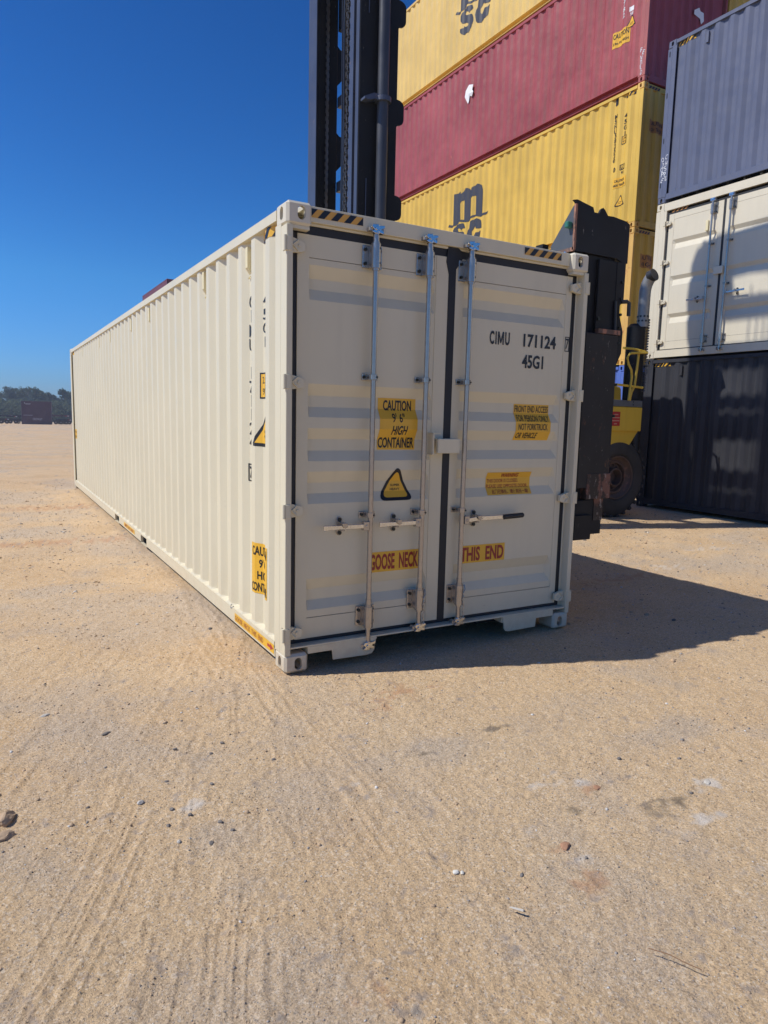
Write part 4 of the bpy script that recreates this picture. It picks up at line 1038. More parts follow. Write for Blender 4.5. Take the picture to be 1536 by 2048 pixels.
# ------------------------------------------------------------------ the slate, cream and black stack on the right
RX, RY = 9.80, 5.69 - L
slate = container("slate blue container on top of the right-hand stack, chalk writing on its corner post", RX, RY, 2 * H, SLATE, group="right-hand stack of three containers")
black = container("glossy black container on the ground at the right, patched with truck shadows", RX, RY, 0, BLACKP, group="right-hand stack of three containers")
for rt_, sm in ((slate, STK), (black, STK)):
    YT = L
    side_decal("hazard_strip", rect2d(0.20, 2.745, 0.36, 0.062), rt_, sm, 0.004, YT, pan(rt_))
    side_decal("hazard_stripe", stripes2d(0.20, 2.745, 0.36, 0.062, 4, 0.06), rt_, INK, 0.007, YT, pan(rt_))
    vb = MB().box(0.012, 0.047, L - 0.84, L - 0.79, 2.56, 2.74)
    part("vent", vb, BLACKP if rt_ is black else SLATE, pan(rt_))
    part("post_slot", MB().add([(-0.003, L - 0.035 - a, z + b) for z in (0.30, 1.10, 1.90, 2.62) for a, b in ((0, 0), (0.02, 0), (0.02, 0.09), (0, 0.09))], [(4 * k, 4 * k + 1, 4 * k + 2, 4 * k + 3) for k in range(4)]), INK, rt_)
chalk(slate, [("O", 0.04, 0.34), ("Z", 0.04, 0.24), ("O", 0.04, 0.16), ("P", 0.04, 0.08), ("E", 0.04, -0.02), ("C", 0.11, 0.38), ("H", 0.11, 0.27), ("S", 0.11, 0.17), ("P", 0.10, 0.07), ("%", 0.12, -0.01)], L, 0.42, 0.085)
sc_ = thing("shipping_container", "cream container with side doors in the middle of the right-hand stack, truck shadow across it", "shipping container", (RX, RY, H), 0, "right-hand stack of three containers")
castings(sc_, CREAM2)
for k in ('post_fl', 'post_fr', 'post_bl', 'post_br'): link("corner_post", KIT[k], CREAM2, sc_)
for k, nm in (('side_r', "side_panel"), ('end_b', "end_panel"), ('end_f', "end_panel"), ('roof', "roof"), ('toprail_r', "top_rail"), ('botrail_r', "bottom_rail"), ('head_b', "header"), ('sill_b', "sill"), ('head_f', "header"), ('sill_f', "sill")):
    link(nm, KIT[k], CREAM2, sc_)
link("floor", KIT['floor'], UNDER, sc_)
part("top_rail", MB().box(0, 0.06, 0.178, L - 0.178, 2.745, 2.885), CREAM2, sc_)
part("bottom_rail", MB().box(0, 0.06, 0.178, L - 0.178, 0.02, 0.155), CREAM2, sc_)
for y0_ in (L - 0.235, 0.19): part("post_facing", MB().box(0.002, 0.05, y0_, y0_ + 0.045, 0.156, 2.744), CREAM2, sc_)
MS = left_frame(L)      # u from the far corner towards us, depth +X
CP = [(2.56, 0), (2.19, 0), (2.125, 0.034), (2.115, 0.034), (2.015, 0), (1.525, 0), (1.460, 0.034), (1.45, 0.034), (1.345, 0), (0.83, 0), (0.765, 0.034), (0.755, 0.034), (0.65, 0), (0.32, 0)]
gs = MB()
pair_starts = [0.24, 3.36, 6.46, 9.50]
for pi, u0 in enumerate(pair_starts):
    da = door_panel("door", CREAM2, sc_, u0 + 0.045, u0 + 1.180, u0 + 0.155, u0 + 1.10, 0.175, 2.665, CP, 0.03, MS, 0.05)
    db = door_panel("door", CREAM2, sc_, u0 + 1.230, u0 + 2.365, u0 + 1.31, u0 + 2.255, 0.175, 2.665, CP, 0.03, MS, 0.05)
    gs.box(u0, u0 + 2.41, 0.034, 0.055, 0.146, 0.1745).box(u0, u0 + 2.41, 0.034, 0.055, 2.6655, 2.70)
    for a, b in ((0.002, 0.044), (1.181, 1.229), (2.366, 2.409)): gs.box(u0 + a, u0 + b, 0.034, 0.055, 0.175, 2.665)
    if pi < 2:
        I4 = Matrix.Translation((0, -0.04, 0))
        for zc in (2.50, 1.79, 1.06, 0.315):
            for d_, ux, hm in ((da, u0 - 0.015, HINGE_L), (db, u0 + 2.425, HINGE_R)): link("hinge", hm, CREAM2, d_, Matrix.Translation((ux, -0.045, zc)) )
        rod_set(da, u0 + 1.0, 0.10, 2.70, 0.03 + 0.04, hand=(-1, u0 + 0.62, 1.02, u0 + 0.80, None), mid=(1.95, 1.22), M0=I4)
        rod_set(db, u0 + 1.36, 0.10, 2.70, 0.03 + 0.04, hand=(1, u0 + 1.76, 1.06, u0 + 1.58, None), mid=(1.95, 1.22), M0=I4)
        part("lock_box", MB().box(u0 + 1.12, u0 + 1.30, -0.035, 0.0, 1.40, 1.53), CREAM2, db, bevel=0.003)
        part("vent", MB().box(u0 + 0.86, u0 + 0.91, 0.005, 0.031, 2.20, 2.38), VENTC, da, bevel=0.004)
part("door_gasket", gs, GASKET, sc_, MS)
for a, b in ((2.66, 3.35), (5.78, 6.45), (8.88, 9.49)):
    part("centre_post", MB().box(a, b, 0.01, 0.06, 0.156, 2.744), CREAM2, sc_, MS)
part("inner_wall", MB().box(0.2, L - 0.2, 0.13, 0.135, 0.16, 2.74), UNDER, sc_, MS)
decal("hazard_strip", stripes2d(0.33, 2.695, 0.36, 0.045, 4, 0.05), [], [], lambda u, v: 0.06, 0.03, STKF, sc_, MS)

# ------------------------------------------------------------------ far maroon stack beyond the main container
for i, lb in enumerate(("lowest of five far maroon containers hidden behind the cream container", "second from the ground of the far maroon stack", "third from the ground of the far maroon stack",
                        "fourth from the ground of the far maroon stack", "top maroon container of the far stack peeping over the cream roof edge")):
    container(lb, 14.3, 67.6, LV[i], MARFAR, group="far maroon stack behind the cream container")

# ------------------------------------------------------------------ container handler (truck with the tall mast)
tr = thing("container_handler", "yellow container handler truck with tall black mast and spreader holding the cream container", "forklift", (0, 0, 0))
FX = 3.0
def upright(yc_in, yc_out, side):
    """mast upright: I-beam like channel; side=+1 far, -1 near"""
    m_ = MB(); y0, y1 = sorted((yc_in, yc_out))
    return m_
# far upright: lit front flange, dark channel
part("mast_upright", MB().box(FX, FX + 0.05, 6.40, 6.69, 0.45, 12.55).box(FX + 0.05, FX + 0.33, 6.62, 6.69, 0.45, 12.55).box(FX + 0.05, FX + 0.34, 6.40, 6.44, 0.45, 12.55).box(FX + 0.06, FX + 0.22, 6.45, 6.60, 0.45, 12.55), MACH, tr, bevel=0.004)
part("mast_flange", MB().box(FX - 0.012, FX - 0.001, 6.40, 6.69, 0.5, 12.5), RAILS, tr)
part("mast_upright", MB().box(FX, FX + 0.42, 4.99, 5.03, 0.45, 12.55).box(FX + 0.01, FX + 0.05, 5.03, 5.10, 0.45, 12.55).box(FX + 0.22, FX + 0.62, 5.04, 5.28, 0.45, 12.55), MACH, tr, bevel=0.004)
part("mast_flange", MB().box(FX - 0.01, FX - 0.001, 5.00, 5.09, 0.5, 12.5).box(FX - 0.03, FX + 0.03, 5.125, 5.235, 0.5, 12.2), RAILS, tr)
# inner mast rail with its racked edge
rk = MB().box(FX + 0.035, FX + 0.10, 5.12, 5.24, 0.5, 12.2)
z = 1.2
while z < 12.1: rk.box(FX - 0.03, FX + 0.0, 5.236, 5.252, z, z + 0.07); z += 0.14
part("inner_rail", rk, RAILS, tr)
# side plates with rounded lobes
def lobe(z0):
    pts = [(FX + 0.38, z0 - 0.30)]
    pts += [(FX + 0.62, z0 - 0.03)]
    for t in np.linspace(-90, 0, 5): pts.append((FX + 0.63 + 0.08 * math.cos(R(t)), z0 + 0.05 + 0.08 * math.sin(R(t))))
    for t in np.linspace(0, 90, 5): pts.append((FX + 0.61 + 0.10 * math.cos(R(t)), z0 + 0.22 + 0.08 * math.sin(R(t))))
    pts += [(FX + 0.50, z0 + 0.31), (FX + 0.42, z0 + 0.38), (FX + 0.38, z0 + 0.46)]
    return pts
lz = [1.92 + 1.27 * k for k in range(9)]
for z0 in lz:
    part("mast_side_plate", MB().prism(lobe(z0), 5.0, 5.035, 'xz'), MACH, tr)
    part("mast_side_plate", MB().prism(lobe(z0), 6.64, 6.68, 'xz'), MACH, tr)
part("lift_cylinder", MB().cyl((FX + 0.315, 4.90, 0.7), (FX + 0.315, 4.90, 12.3), 0.078, 24), CYLM, tr, smooth=True)
part("lift_cylinder", MB().cyl((FX + 0.18, 6.84, 0.7), (FX + 0.18, 6.84, 12.3), 0.078, 20), CYLM, tr, smooth=True)
for z0 in (5.92, 9.8, 2.6):
    m_ = MB().lathe([(0.08, -0.03), (0.115, -0.03), (0.115, 0.03), (0.08, 0.03)], (FX + 0.315, 4.90, z0), 'z', 24)
    m_.prism([(FX + 0.02, z0 - 0.05), (FX + 0.10, z0 - 0.05), (FX + 0.24, z0 + 0.0), (FX + 0.24, z0 + 0.05), (FX + 0.16, z0 + 0.05), (FX + 0.02, z0 - 0.02)], 4.86, 4.985, 'xz')
    part("cylinder_clamp", m_, RAILS, tr)
for z0, z1 in ((4.1, 4.9), (7.0, 7.8), (1.5, 2.2)):
    part("edge_rod", MB().cyl((FX + 0.12, 4.975, z0), (FX + 0.12, 4.975, z1), 0.008, 6), RAILS, tr)
# crossbars
for z0, h_ in ((1.2, .2), (2.6, .14), (3.9, .14), (5.12, .15), (6.36, .15), (7.45, .65), (8.30, .18), (9.16, .32), (9.69, .09), (10.40, .28), (11.23, .25)):
    part("crossbar", MB().box(FX + 0.36, FX + 0.50, 5.285, 6.435, z0, z0 + h_), RAILS if 5 < z0 < 7 else MACH, tr)
part("mast_head", MB().prism([(5.0, 11.5), (5.0, 12.7), (5.08, 12.75), (6.60, 12.6), (6.86, 12.45), (6.95, 12.2), (6.99, 11.6), (6.93, 10.9), (6.78, 10.6), (6.70, 10.6), (6.70, 11.3), (6.30, 11.5), (6.22, 11.98), (5.85, 12.02), (5.35, 11.98), (5.3, 11.5)], FX + 0.34, FX + 0.48, 'yz'), MACH, tr)
# roller chains and hoses
def chain_mesh(x, y, z0, z1, w=0.05):
    m_ = MB(); z = z0; k = 0
    while z < z1:
        if k % 2 == 0:
            for s in (-1, 1): m_.box(x - 0.022, x + 0.022, y + s * w * 0.5 - 0.005, y + s * w * 0.5 + 0.005, z + 0.006, z + 0.066)
        else:
            for s in (-1, 1): m_.box(x - 0.020, x + 0.020, y + s * w * 0.24 - 0.005, y + s * w * 0.24 + 0.005, z + 0.006, z + 0.066)
        m_.cyl((x, y - w * 0.62, z), (x, y + w * 0.62, z), 0.011, 6)
        z += 0.055; k += 1
    return m_
part("lift_chain", chain_mesh(FX + 0.16, 6.385, 3.2, 12.0, 0.014 + 0.03), CHAIN, tr)
part("lift_chain", chain_mesh(FX + 0.02, 5.40, 3.2, 12.0, 0.075), CHAIN, tr)
for i, (x_, y_) in enumerate(((FX + 0.02, 5.52), (FX + 0.04, 5.60), (FX + 0.10, 5.68), (FX + 0.0, 5.46), (FX + 0.18, 5.82))):
    part("hose", MB().tube([(x_ + 0.01 * math.sin(k * 0.7 + i), y_ + 0.018 * math.sin(k * 0.5 + 2 * i), 1.0 + k * 0.5) for k in range(23)], 0.013, 6), HOSE, tr, smooth=True)
part("sheave", MB().cyl((FX + 0.18, 5.34, 12.0), (FX + 0.18, 5.46, 12.0), 0.22, 24), MACH, tr, smooth=True)
part("sheave", MB().cyl((FX + 0.18, 6.20, 12.0), (FX + 0.18, 6.36, 12.0), 0.22, 24), MACH, tr, smooth=True)
# carriage and spreader beam along the far side of the container
part("carriage", MB().box(2.58, 2.98, 4.9, 7.2, 1.0, 2.2), MACH, tr, bevel=0.01)
part("spreader_beam", MB().box(2.56, 2.86, 0.40, 11.8, 1.75, 2.15), MACH, tr, bevel=0.01)
# near end arm of the spreader
def arm(y0, sg, nm="spreader_arm"):
    """y0 = outer face; sg=+1: body extends towards +Y"""
    Yb = lambda a: y0 + sg * a
    def bx(m_, x0, x1, a, b, z0, z1):
        p, q = sorted((Yb(a), Yb(b))); m_.box(x0, x1, p, q, z0, z1)
    root_ = MB(); bx(root_, 2.475, 2.80, 0.03, 0.30, 0.98, 2.93)
    body = part(nm, root_, MACH, tr, bevel=0.006)
    hp = [(2.325, 2.925), (2.325, 3.27), (2.30, 3.285), (2.335, 3.292), (2.50, 3.262), (2.515, 3.228), (2.565, 3.228), (2.585, 3.262), (2.605, 3.275), (2.625, 3.262), (2.66, 3.225), (2.72, 3.228), (2.86, 3.214), (2.905, 3.195), (2.905, 2.90), (2.86, 2.895), (2.78, 2.925)]
    m_ = MB(); p, q = sorted((Yb(0), Yb(0.02))); m_.prism(hp, p, q, 'xz')
    bx(m_, 2.335, 2.90, 0.02, 0.28, 2.93, 2.95); bx(m_, 2.50, 2.88, 0.02, 0.10, 3.19, 3.21)
    part("arm_head", m_, MACH, body)
    p, q = sorted((Yb(0.02), Yb(0.42)))
    part("arm_gusset", MB().prism([(Yb(0.002), 2.94), (Yb(0.002), 3.25), (Yb(0.02), 3.25), (Yb(0.245), 3.00), (Yb(0.245), 2.94)], 2.318, 2.334, 'yz'), GUS, body)
    m_ = MB(); bx(m_, 2.3165, 2.3355, -0.006, 0.012, 2.93, 3.26); bx(m_, 2.3165, 2.3355, 0.0, 0.25, 2.922, 2.95)
    part("arm_edge", m_, MACHR, body)
    m_ = MB(); bx(m_, 2.270, 2.317, 0.02, 0.06, 3.09, 3.135); part("bumper", m_, GREENB, body, bevel=0.006)
    m_ = MB(); m_.cyl((2.34, Yb(0.09), 2.80), (2.34, Yb(0.09), 2.93), 0.026, 12); part("twistlock", m_, CHROME, body, smooth=True)
    m_ = MB(); bx(m_, 2.60, 2.80, 0.0, 0.03, 1.02, 2.90); part("arm_cover_plate", m_, MACH, body, bevel=0.003)
    m_ = MB(); p, q = sorted((Yb(-0.004), Yb(0.022)))
    m_.prism([(2.79, 2.90), (2.885, 2.90), (2.885, 2.62), (2.848, 2.57), (2.848, 2.50), (2.90, 2.37), (2.898, 2.20), (2.845, 2.10), (2.80, 2.10)], p, q, 'xz')
    part("arm_side_plate", m_, MACH, body)
    m_ = MB()
    for zz in (2.75, 2.62, 2.50, 2.40, 2.28, 1.95, 1.7): m_.cyl((2.855, Yb(-0.016), zz), (2.855, Yb(0), zz), 0.011, 8)
    m_.cyl((2.62, Yb(-0.012), 2.45), (2.62, Yb(0), 2.45), 0.014, 8); m_.cyl((2.62, Yb(-0.012), 2.25), (2.62, Yb(0), 2.25), 0.014, 8)
    part("bolt", m_, BOLT, body)
    m_ = MB(); bx(m_, 2.478, 2.828, -0.028, 0.028, 1.12, 2.335); part("wear_plate", m_, MACHW, body, bevel=0.004)
    m_ = MB(); bx(m_, 2.60, 2.84, -0.034, 0.01, 2.337, 2.372); part("wear_plate_edge", m_, MACHR, body)
    m_ = MB(); bx(m_, 2.58, 2.845, -0.034, 0.08, 1.03, 1.235); part("scuffed_band", m_, SCUFF, body, bevel=0.004)
    m_ = MB(); bx(m_, 2.70, 2.80, -0.006, 0.0, 0.85, 1.03); part("wear_strip", m_, SCUFF, body)
    m_ = MB(); bx(m_, 2.475, 2.80, 0.0, 0.25, 0.735, 1.02); bx(m_, 2.475, 2.66, -0.03, 0.0, 0.70, 0.90); part("arm_foot", m_, MACH, body, bevel=0.004)
    m_ = MB(); m_.tube([(2.86, Yb(0), 2.60), (2.93, Yb(0), 2.61), (2.955, Yb(0), 2.60), (2.958, Yb(0), 2.50)], 0.016, 6); part("hose_guide", m_, HOSE, body, smooth=True)
    m_ = MB(); m_.tube([(2.79, Yb(-0.01), 2.60), (2.80, Yb(-0.015), 2.3), (2.785, Yb(-0.012), 2.0), (2.80, Yb(-0.01), 1.6)], 0.012, 6); part("hose", m_, HOSE, body, smooth=True)
    return body
arm(0.06, 1)
far_arm = arm(L - 0.06, -1)
part("tie_rod", MB().cyl((2.33, 0.40, 3.0), (2.33, 1.6, 3.02), 0.014, 8).box(2.30, 2.36, 0.38, 0.46, 2.965, 3.03), MACH, tr)
# chassis, wheels, cab
part("chassis", MB().box(3.7, 8.35, 5.2, 7.4, 0.75, 1.55).box(3.6, 4.6, 4.7, 7.9, 0.9, 1.45).box(6.6, 8.36, 4.75, 7.6, 1.52, 2.0), MYEL, tr, bevel=0.02)
part("front_axle", MB().box(3.9, 4.5, 4.3, 8.2, 0.55, 0.85), MACH, tr)
part("counterweight", MB().prism([(8.36, 0.7), (8.75, 0.9), (8.85, 1.5), (8.75, 2.3), (8.36, 2.4)], 5.3, 7.2, 'xz'), MYEL, tr, bevel=0.03)
part("engine_hood", MB().box(6.9, 8.35, 5.5, 7.0, 2.001, 2.7), MYEL, tr, bevel=0.03)
side_box = part("fender_box", MB().box(6.95, 8.41, 4.50, 4.74, 1.51, 1.925), MYEL, tr, bevel=0.012)
part("fender_skirt", MB().prism([(7.0, 1.509), (8.40, 1.509), (8.22, 1.28), (8.10, 1.15), (7.2, 1.15)], 4.56, 4.74, 'xz'), MYEL, tr)
part("step_plate", MB().box(6.9, 8.385, 4.49, 5.15, 1.928, 2.035), STEP, tr, bevel=0.004)
for u in (8.14,): part("bolt", MB().cyl((8.16, 4.485, 2.01), (8.16, 4.49, 2.01), 0.012, 8).cyl((8.16, 4.485, 1.96), (8.16, 4.49, 1.96), 0.012, 8), BOLT, tr)
part("warning_plate", MB().box(7.665, 7.865, 4.494, 4.499, 1.595, 1.835), REDFLAT, side_box)
wl_ = MB()
for i, (a, b) in enumerate(((.05, .15), (.015, .185), (.015, .185), (.06, .13))): wl_.box(7.665 + a, 7.665 + b, 4.491, 4.4935, 1.795 - i * 0.052 - 0.018, 1.795 - i * 0.052)
part("warning_print", wl_, plain("pale_red_print", (0.55, 0.28, 0.2), 0.6), side_box)
def wheel(xc, y_out, sg, r, wd, zc, lab="wheel"):
    """tyre with lugs, dished rim, hub; axis along Y, outer face at y_out, body towards sg*Y"""
    prof = [(r * 0.56, 0.03), (r * 0.60, 0.0), (r * 0.80, -0.012), (r * 0.93, 0.02), (r, 0.07), (r, wd - 0.07), (r * 0.93, wd - 0.02), (r * 0.6, wd), (r * 0.56, wd - 0.03)]
    w_ = part(lab, MB().lathe([(a, sg * b) for a, b in prof], (xc, y_out, zc), 'y', 48), TYRE, tr, smooth=True)
    lg = MB(); nl = 26
    for i in range(nl):
        t = 2 * math.pi * i / nl
        for s in (0, 1):
            M = Matrix.Translation((xc, y_out, zc)) @ Matrix.Rotation(-(t + s * math.pi / nl), 4, 'Y')
            a, b = (0.012, wd * 0.48) if s == 0 else (wd * 0.52, wd - 0.012)
            a, b = sg * a, sg * b
            p, q = min(a, b), max(a, b)
            lg.box(r * 0.955, r * 1.018, p, q, -0.028, 0.028, M)
    part("tyre_lug", lg, TYRE, w_)["kind"] = "stuff"
    rim = [(r * 0.56, 0.03), (r * 0.545, 0.005), (r * 0.52, 0.01), (r * 0.50, 0.06), (r * 0.44, 0.10), (r * 0.40, 0.08), (r * 0.37, 0.085), (r * 0.36, 0.16), (r * 0.24, 0.17), (r * 0.235, 0.05), (r * 0.20, 0.045), (r * 0.19, 0.20), (0.001, 0.22)]
    part("rim", MB().lathe([(a, sg * b) for a, b in rim], (xc, y_out, zc), 'y', 48), RIM, w_, smooth=True)
    nt_ = MB()
    for i in range(14):
        t = 2 * math.pi * i / 14; nt_.cyl((xc + r * 0.30 * math.cos(t), y_out + sg * 0.13, zc + r * 0.30 * math.sin(t)), (xc + r * 0.30 * math.cos(t), y_out + sg * 0.17, zc + r * 0.30 * math.sin(t)), 0.018, 6)
    part("wheel_nut", nt_, RIM, w_)
wheel(7.97, 4.55, 1, 0.69, 0.42, 0.70); wheel(7.97, 7.75, -1, 0.69, 0.42, 0.70)
for yy_ in (4.05, 4.62): wheel(4.2, yy_, 1, 0.76, 0.45, 0.76)
for yy_ in (8.5, 7.93): wheel(4.2, yy_, -1, 0.76, 0.45, 0.76)
cab = part("cab", MB().box(6.95, 7.98, 5.45, 6.9, 2.701, 3.05).box(6.95, 7.98, 5.45, 6.9, 4.28, 4.38), MYEL, tr, bevel=0.02)
part("cab_pillar", MB().box(6.96, 7.04, 5.46, 5.54, 3.051, 4.279).box(7.88, 7.96, 5.46, 5.54, 3.051, 4.279).box(6.96, 7.04, 6.81, 6.89, 3.051, 4.279).box(7.88, 7.96, 6.81, 6.89, 3.051, 4.279), MACH, cab)
part("seat", MB().box(7.3, 7.75, 5.9, 6.4, 3.051, 3.4).box(7.65, 7.75, 5.9, 6.4, 3.4, 4.0), MACH, cab, bevel=0.03)
part("window", MB().box(7.05, 7.87, 5.49, 5.50, 3.06, 4.27), GLASS, cab)
part("window", MB().box(6.99, 7.0, 5.55, 6.80, 3.06, 4.27), GLASS, cab)
part("tilt_cylinder", MB().cyl((3.6, 5.5, 3.0), (5.6, 5.35, 1.6), 0.07, 14).cyl((3.6, 6.6, 3.0), (5.6, 7.05, 1.6), 0.07, 14), MACH, tr, smooth=True)
# handrail
def T(*pts, r=0.021): return MB().tube(pts, r, 8)
hr = T((7.86, 4.52, 2.905), (8.10, 4.52, 2.905), (8.36, 4.50, 2.875), (8.395, 4.56, 2.86), (8.37, 4.72, 2.86))
hr.tube([(7.58, 4.50, 2.295), (8.0, 4.50, 2.28), (8.37, 4.50, 2.262)], 0.021, 8)
hr.tube([(8.22, 4.50, 2.89), (8.20, 4.50, 2.60), (8.17, 4.50, 2.28), (8.10, 4.50, 2.17), (8.075, 4.50, 2.03)], 0.021, 8)
hr.tube([(8.36, 4.44, 2.85), (8.16, 4.46, 2.84), (7.96, 4.46, 2.82), (7.90, 4.46, 2.74), (7.94, 4.46, 2.64), (8.02, 4.46, 2.54), (8.04, 4.46, 2.42), (8.00, 4.46, 2.03)], 0.021, 8)
part("handrail", hr, MYEL, tr, smooth=True)
# exhaust stack with elbow, guard and muffler
el = [(8.395, 4.62, 3.30), (8.395, 4.62, 3.62), (8.40, 4.62, 3.85)]
for t in np.linspace(0, 62, 6): el.append((8.40 + 0.03 * math.sin(R(t)), 4.62 - 0.20 * (1 - math.cos(R(t))), 3.90 + 0.28 * math.sin(R(t))))
part("air_pipe", MB().tube(el, 0.098, 20), PIPE, tr, smooth=True)
ex, ey, ez = el[-1]
dv = (Vector(el[-1]) - Vector(el[-2])).normalized(); dv = (dv + Vector((0.1, -1.1, 0.0))).normalized()
ph = MB()
for i in range(10):
    for j in range(2):
        t = 2 * math.pi * (i + 0.5 * j) / 10
        c_ = Vector((8.395 + 0.097 * math.cos(t), 4.62 + 0.097 * math.sin(t), 3.40 + 0.075 * j)); n_ = Vector((math.cos(t), math.sin(t), 0))
        ph.cyl(c_, c_ + n_ * 0.004, 0.019, 8)
part("pipe_hole", ph, HOSE, tr)["kind"] = "stuff"
part("pipe_mouth", MB().cyl(Vector(el[-1]) - dv * 0.05, Vector(el[-1]) + dv * 0.05, 0.106, 22), HOSE, tr, smooth=True)
part("muffler", MB().cyl((8.36, 4.72, 2.05), (8.36, 4.72, 3.30), 0.155, 24).cyl((8.36, 4.72, 3.30), (8.36, 4.72, 3.36), 0.155, 24, 0.10), MACH, tr, smooth=True)
gd = MB()
for zz in np.arange(2.2, 3.42, 0.045):
    for t in np.arange(-70, 20, 9):
        a = R(t); xx, yy2 = 8.38 + 0.20 * math.cos(a), 4.72 + 0.20 * math.sin(a)
        gd.box(xx - 0.006, xx + 0.006, yy2 - 0.006, yy2 + 0.006, zz, zz + 0.020)
    gd.box(8.57, 8.582, 4.62, 4.74, zz + 0.026, zz + 0.036)
gp = part("heat_guard", gd, TUBE, tr); gp["kind"] = "stuff"

# ------------------------------------------------------------------ far background
def pine(x, y, h, cr, seed, label, lean=0.0):
    rs = random.Random(seed)
    t = thing("pine_tree", label, "tree", (x, y, gz(x, y)), 0, "pines along the far edge of the yard")
    tm = MB(); pts = [(0.25 * math.sin(k * 0.8 + seed) * k / 6, lean * k / 6, h * 0.9 * k / 6) for k in range(7)]
    tm.tube(pts, 0.22, 6)
    crown = []
    nb = 26
    ctr = []
    for i in range(nb):
        a = rs.uniform(0, 6.283); f = rs.random() ** 0.7; zf = rs.uniform(0.30, 1.0)
        rad = cr * f * (1.15 - 0.75 * max(0, (zf - 0.55) / 0.45)) 
        c = Vector((rad * math.cos(a), rad * math.sin(a), h * zf)); ctr.append((c, rs.uniform(0.9, 1.9) * cr / 3.4))
        if i % 3 == 0: tm.cyl((0, 0, h * zf * 0.9), c, 0.08, 4)
    part("trunk", tm, BARK, t)
    n = 1500; V = np.zeros((n * 3, 3)); rsn = np.random.RandomState(seed)
    k = rsn.randint(0, nb, n); C = np.array([c[:] for c, _ in ctr])[k]; S = np.array([s for _, s in ctr])[k]
    d = rsn.randn(n, 3); d /= np.linalg.norm(d, axis=1)[:, None]; d[:, 2] *= 0.62
    P = C + d * (S * rsn.rand(n) ** 0.45)[:, None]
    sz = rsn.uniform(0.18, 0.42, n)
    for j in range(3): V[j::3] = P + rsn.randn(n, 3) * sz[:, None]
    me = bpy.data.meshes.new("crown"); me.from_pydata(V.tolist(), [], [(3 * i, 3 * i + 1, 3 * i + 2) for i in range(n)])
    link("crown", me, random.Random(seed).choice(LEAFM), t)
BARK = plain("pine_bark", (0.12, 0.085, 0.065), 0.9)
def needles(name, col):
    mt, nt, b = new_mat(name)
    c = mixc(nt, noise(nt, 0.8, 3), tuple(x * 0.7 for x in col), tuple(x * 1.3 for x in col))
    d = nt.nodes.new("ShaderNodeBsdfDiffuse"); t = nt.nodes.new("ShaderNodeBsdfTranslucent"); mx = nt.nodes.new("ShaderNodeMixShader"); mx.inputs[0].default_value = 0.4
    nt.links.new(c, d.inputs[0]); nt.links.new(c, t.inputs[0]); nt.links.new(d.outputs[0], mx.inputs[1]); nt.links.new(t.outputs[0], mx.inputs[2])
    nt.links.new(mx.outputs[0], nt.nodes["Material Output"].inputs["Surface"]); return mt
LEAFM = [needles("pine_needles_dark", (0.070, 0.105, 0.080)), needles("pine_needles_green", (0.095, 0.12, 0.075)), needles("pine_needles_hazy", (0.075, 0.11, 0.10))]  # needle colours lifted and blued to carry some of the distance haze
def gz(x, y): return float(ground_h(np.array([x]), np.array([y]), np.array([math.hypot(x - EYE[0], y - EYE[1])]))[0])
def z_at(px, py, D):   # height seen at photo pixel (px, py) when D metres away
    d = fwd + rt * ((px - 768) / FPX) - up * ((py - 1024) / FPX)
    return EYE[2] + d.z * D / math.hypot(d.x, d.y)
def at_px(px, D):      # bearing of a pixel column of the photo, distance D along it
    a = YAW + math.atan((px - 768) / FPX)
    return EYE[0] + D * math.sin(a), EYE[1] + D * math.cos(a)
places = ["at the left edge of the photo", "second from the left edge", "above the parked trailers", "left of the stacked maroon containers", "just above the left end of the maroon containers", "tallest of all, above the maroon containers",
          "above the middle of the maroon containers", "above the right end of the maroon containers", "shorter, right of the maroon containers", "low, beside the gap in the tree line", "behind the gap in the tree line", "nearest the cream container's far corner", "touching the cream container's far corner"]
row = [(-14, 781, 330), (3, 780, 345), (18, 777, 330), (34, 778, 340), (46, 779, 330), (60, 773, 342), (73, 778, 328), (86, 783, 336), (103, 787, 330), (112, 793, 345), (121, 797, 350), (131, 782, 330), (145, 783, 340), (162, 782, 330)]
for i, (px, py, D) in enumerate(row):
    x, y = at_px(px, D); pine(x, y, z_at(px, py, D) - gz(x, y), 3.3 if py < 786 else 2.6, 40 + i, "dark green pine " + (places[i] if i < len(places) else "hidden behind the cream container's far corner"))
for i, (px, py, D) in enumerate(((-5, 786, 372), (26, 783, 376), (53, 782, 380), (80, 784, 376), (96, 790, 370), (118, 801, 380), (140, 787, 376), (8, 803, 312), (30, 800, 312), (108, 808, 310), (125, 808, 314), (138, 805, 312), (90, 800, 316), (55, 797, 318))):
    x, y = at_px(px, D); pine(x, y, z_at(px, py, D) - gz(x, y), 4.2, 90 + i, ("deeper pine in the second row " if D > 350 else "low bushy pine at the foot of the tree line ") + ["left of the trailers", "above the trailers", "behind the tall pine", "above the maroon containers", "right of the maroon containers", "in the gap", "by the far corner", "at the left edge", "behind the trailers", "right of the maroon containers, lower", "under the gap", "beside the cream far corner", "at the maroon containers' right end", "behind the maroon containers"][i])
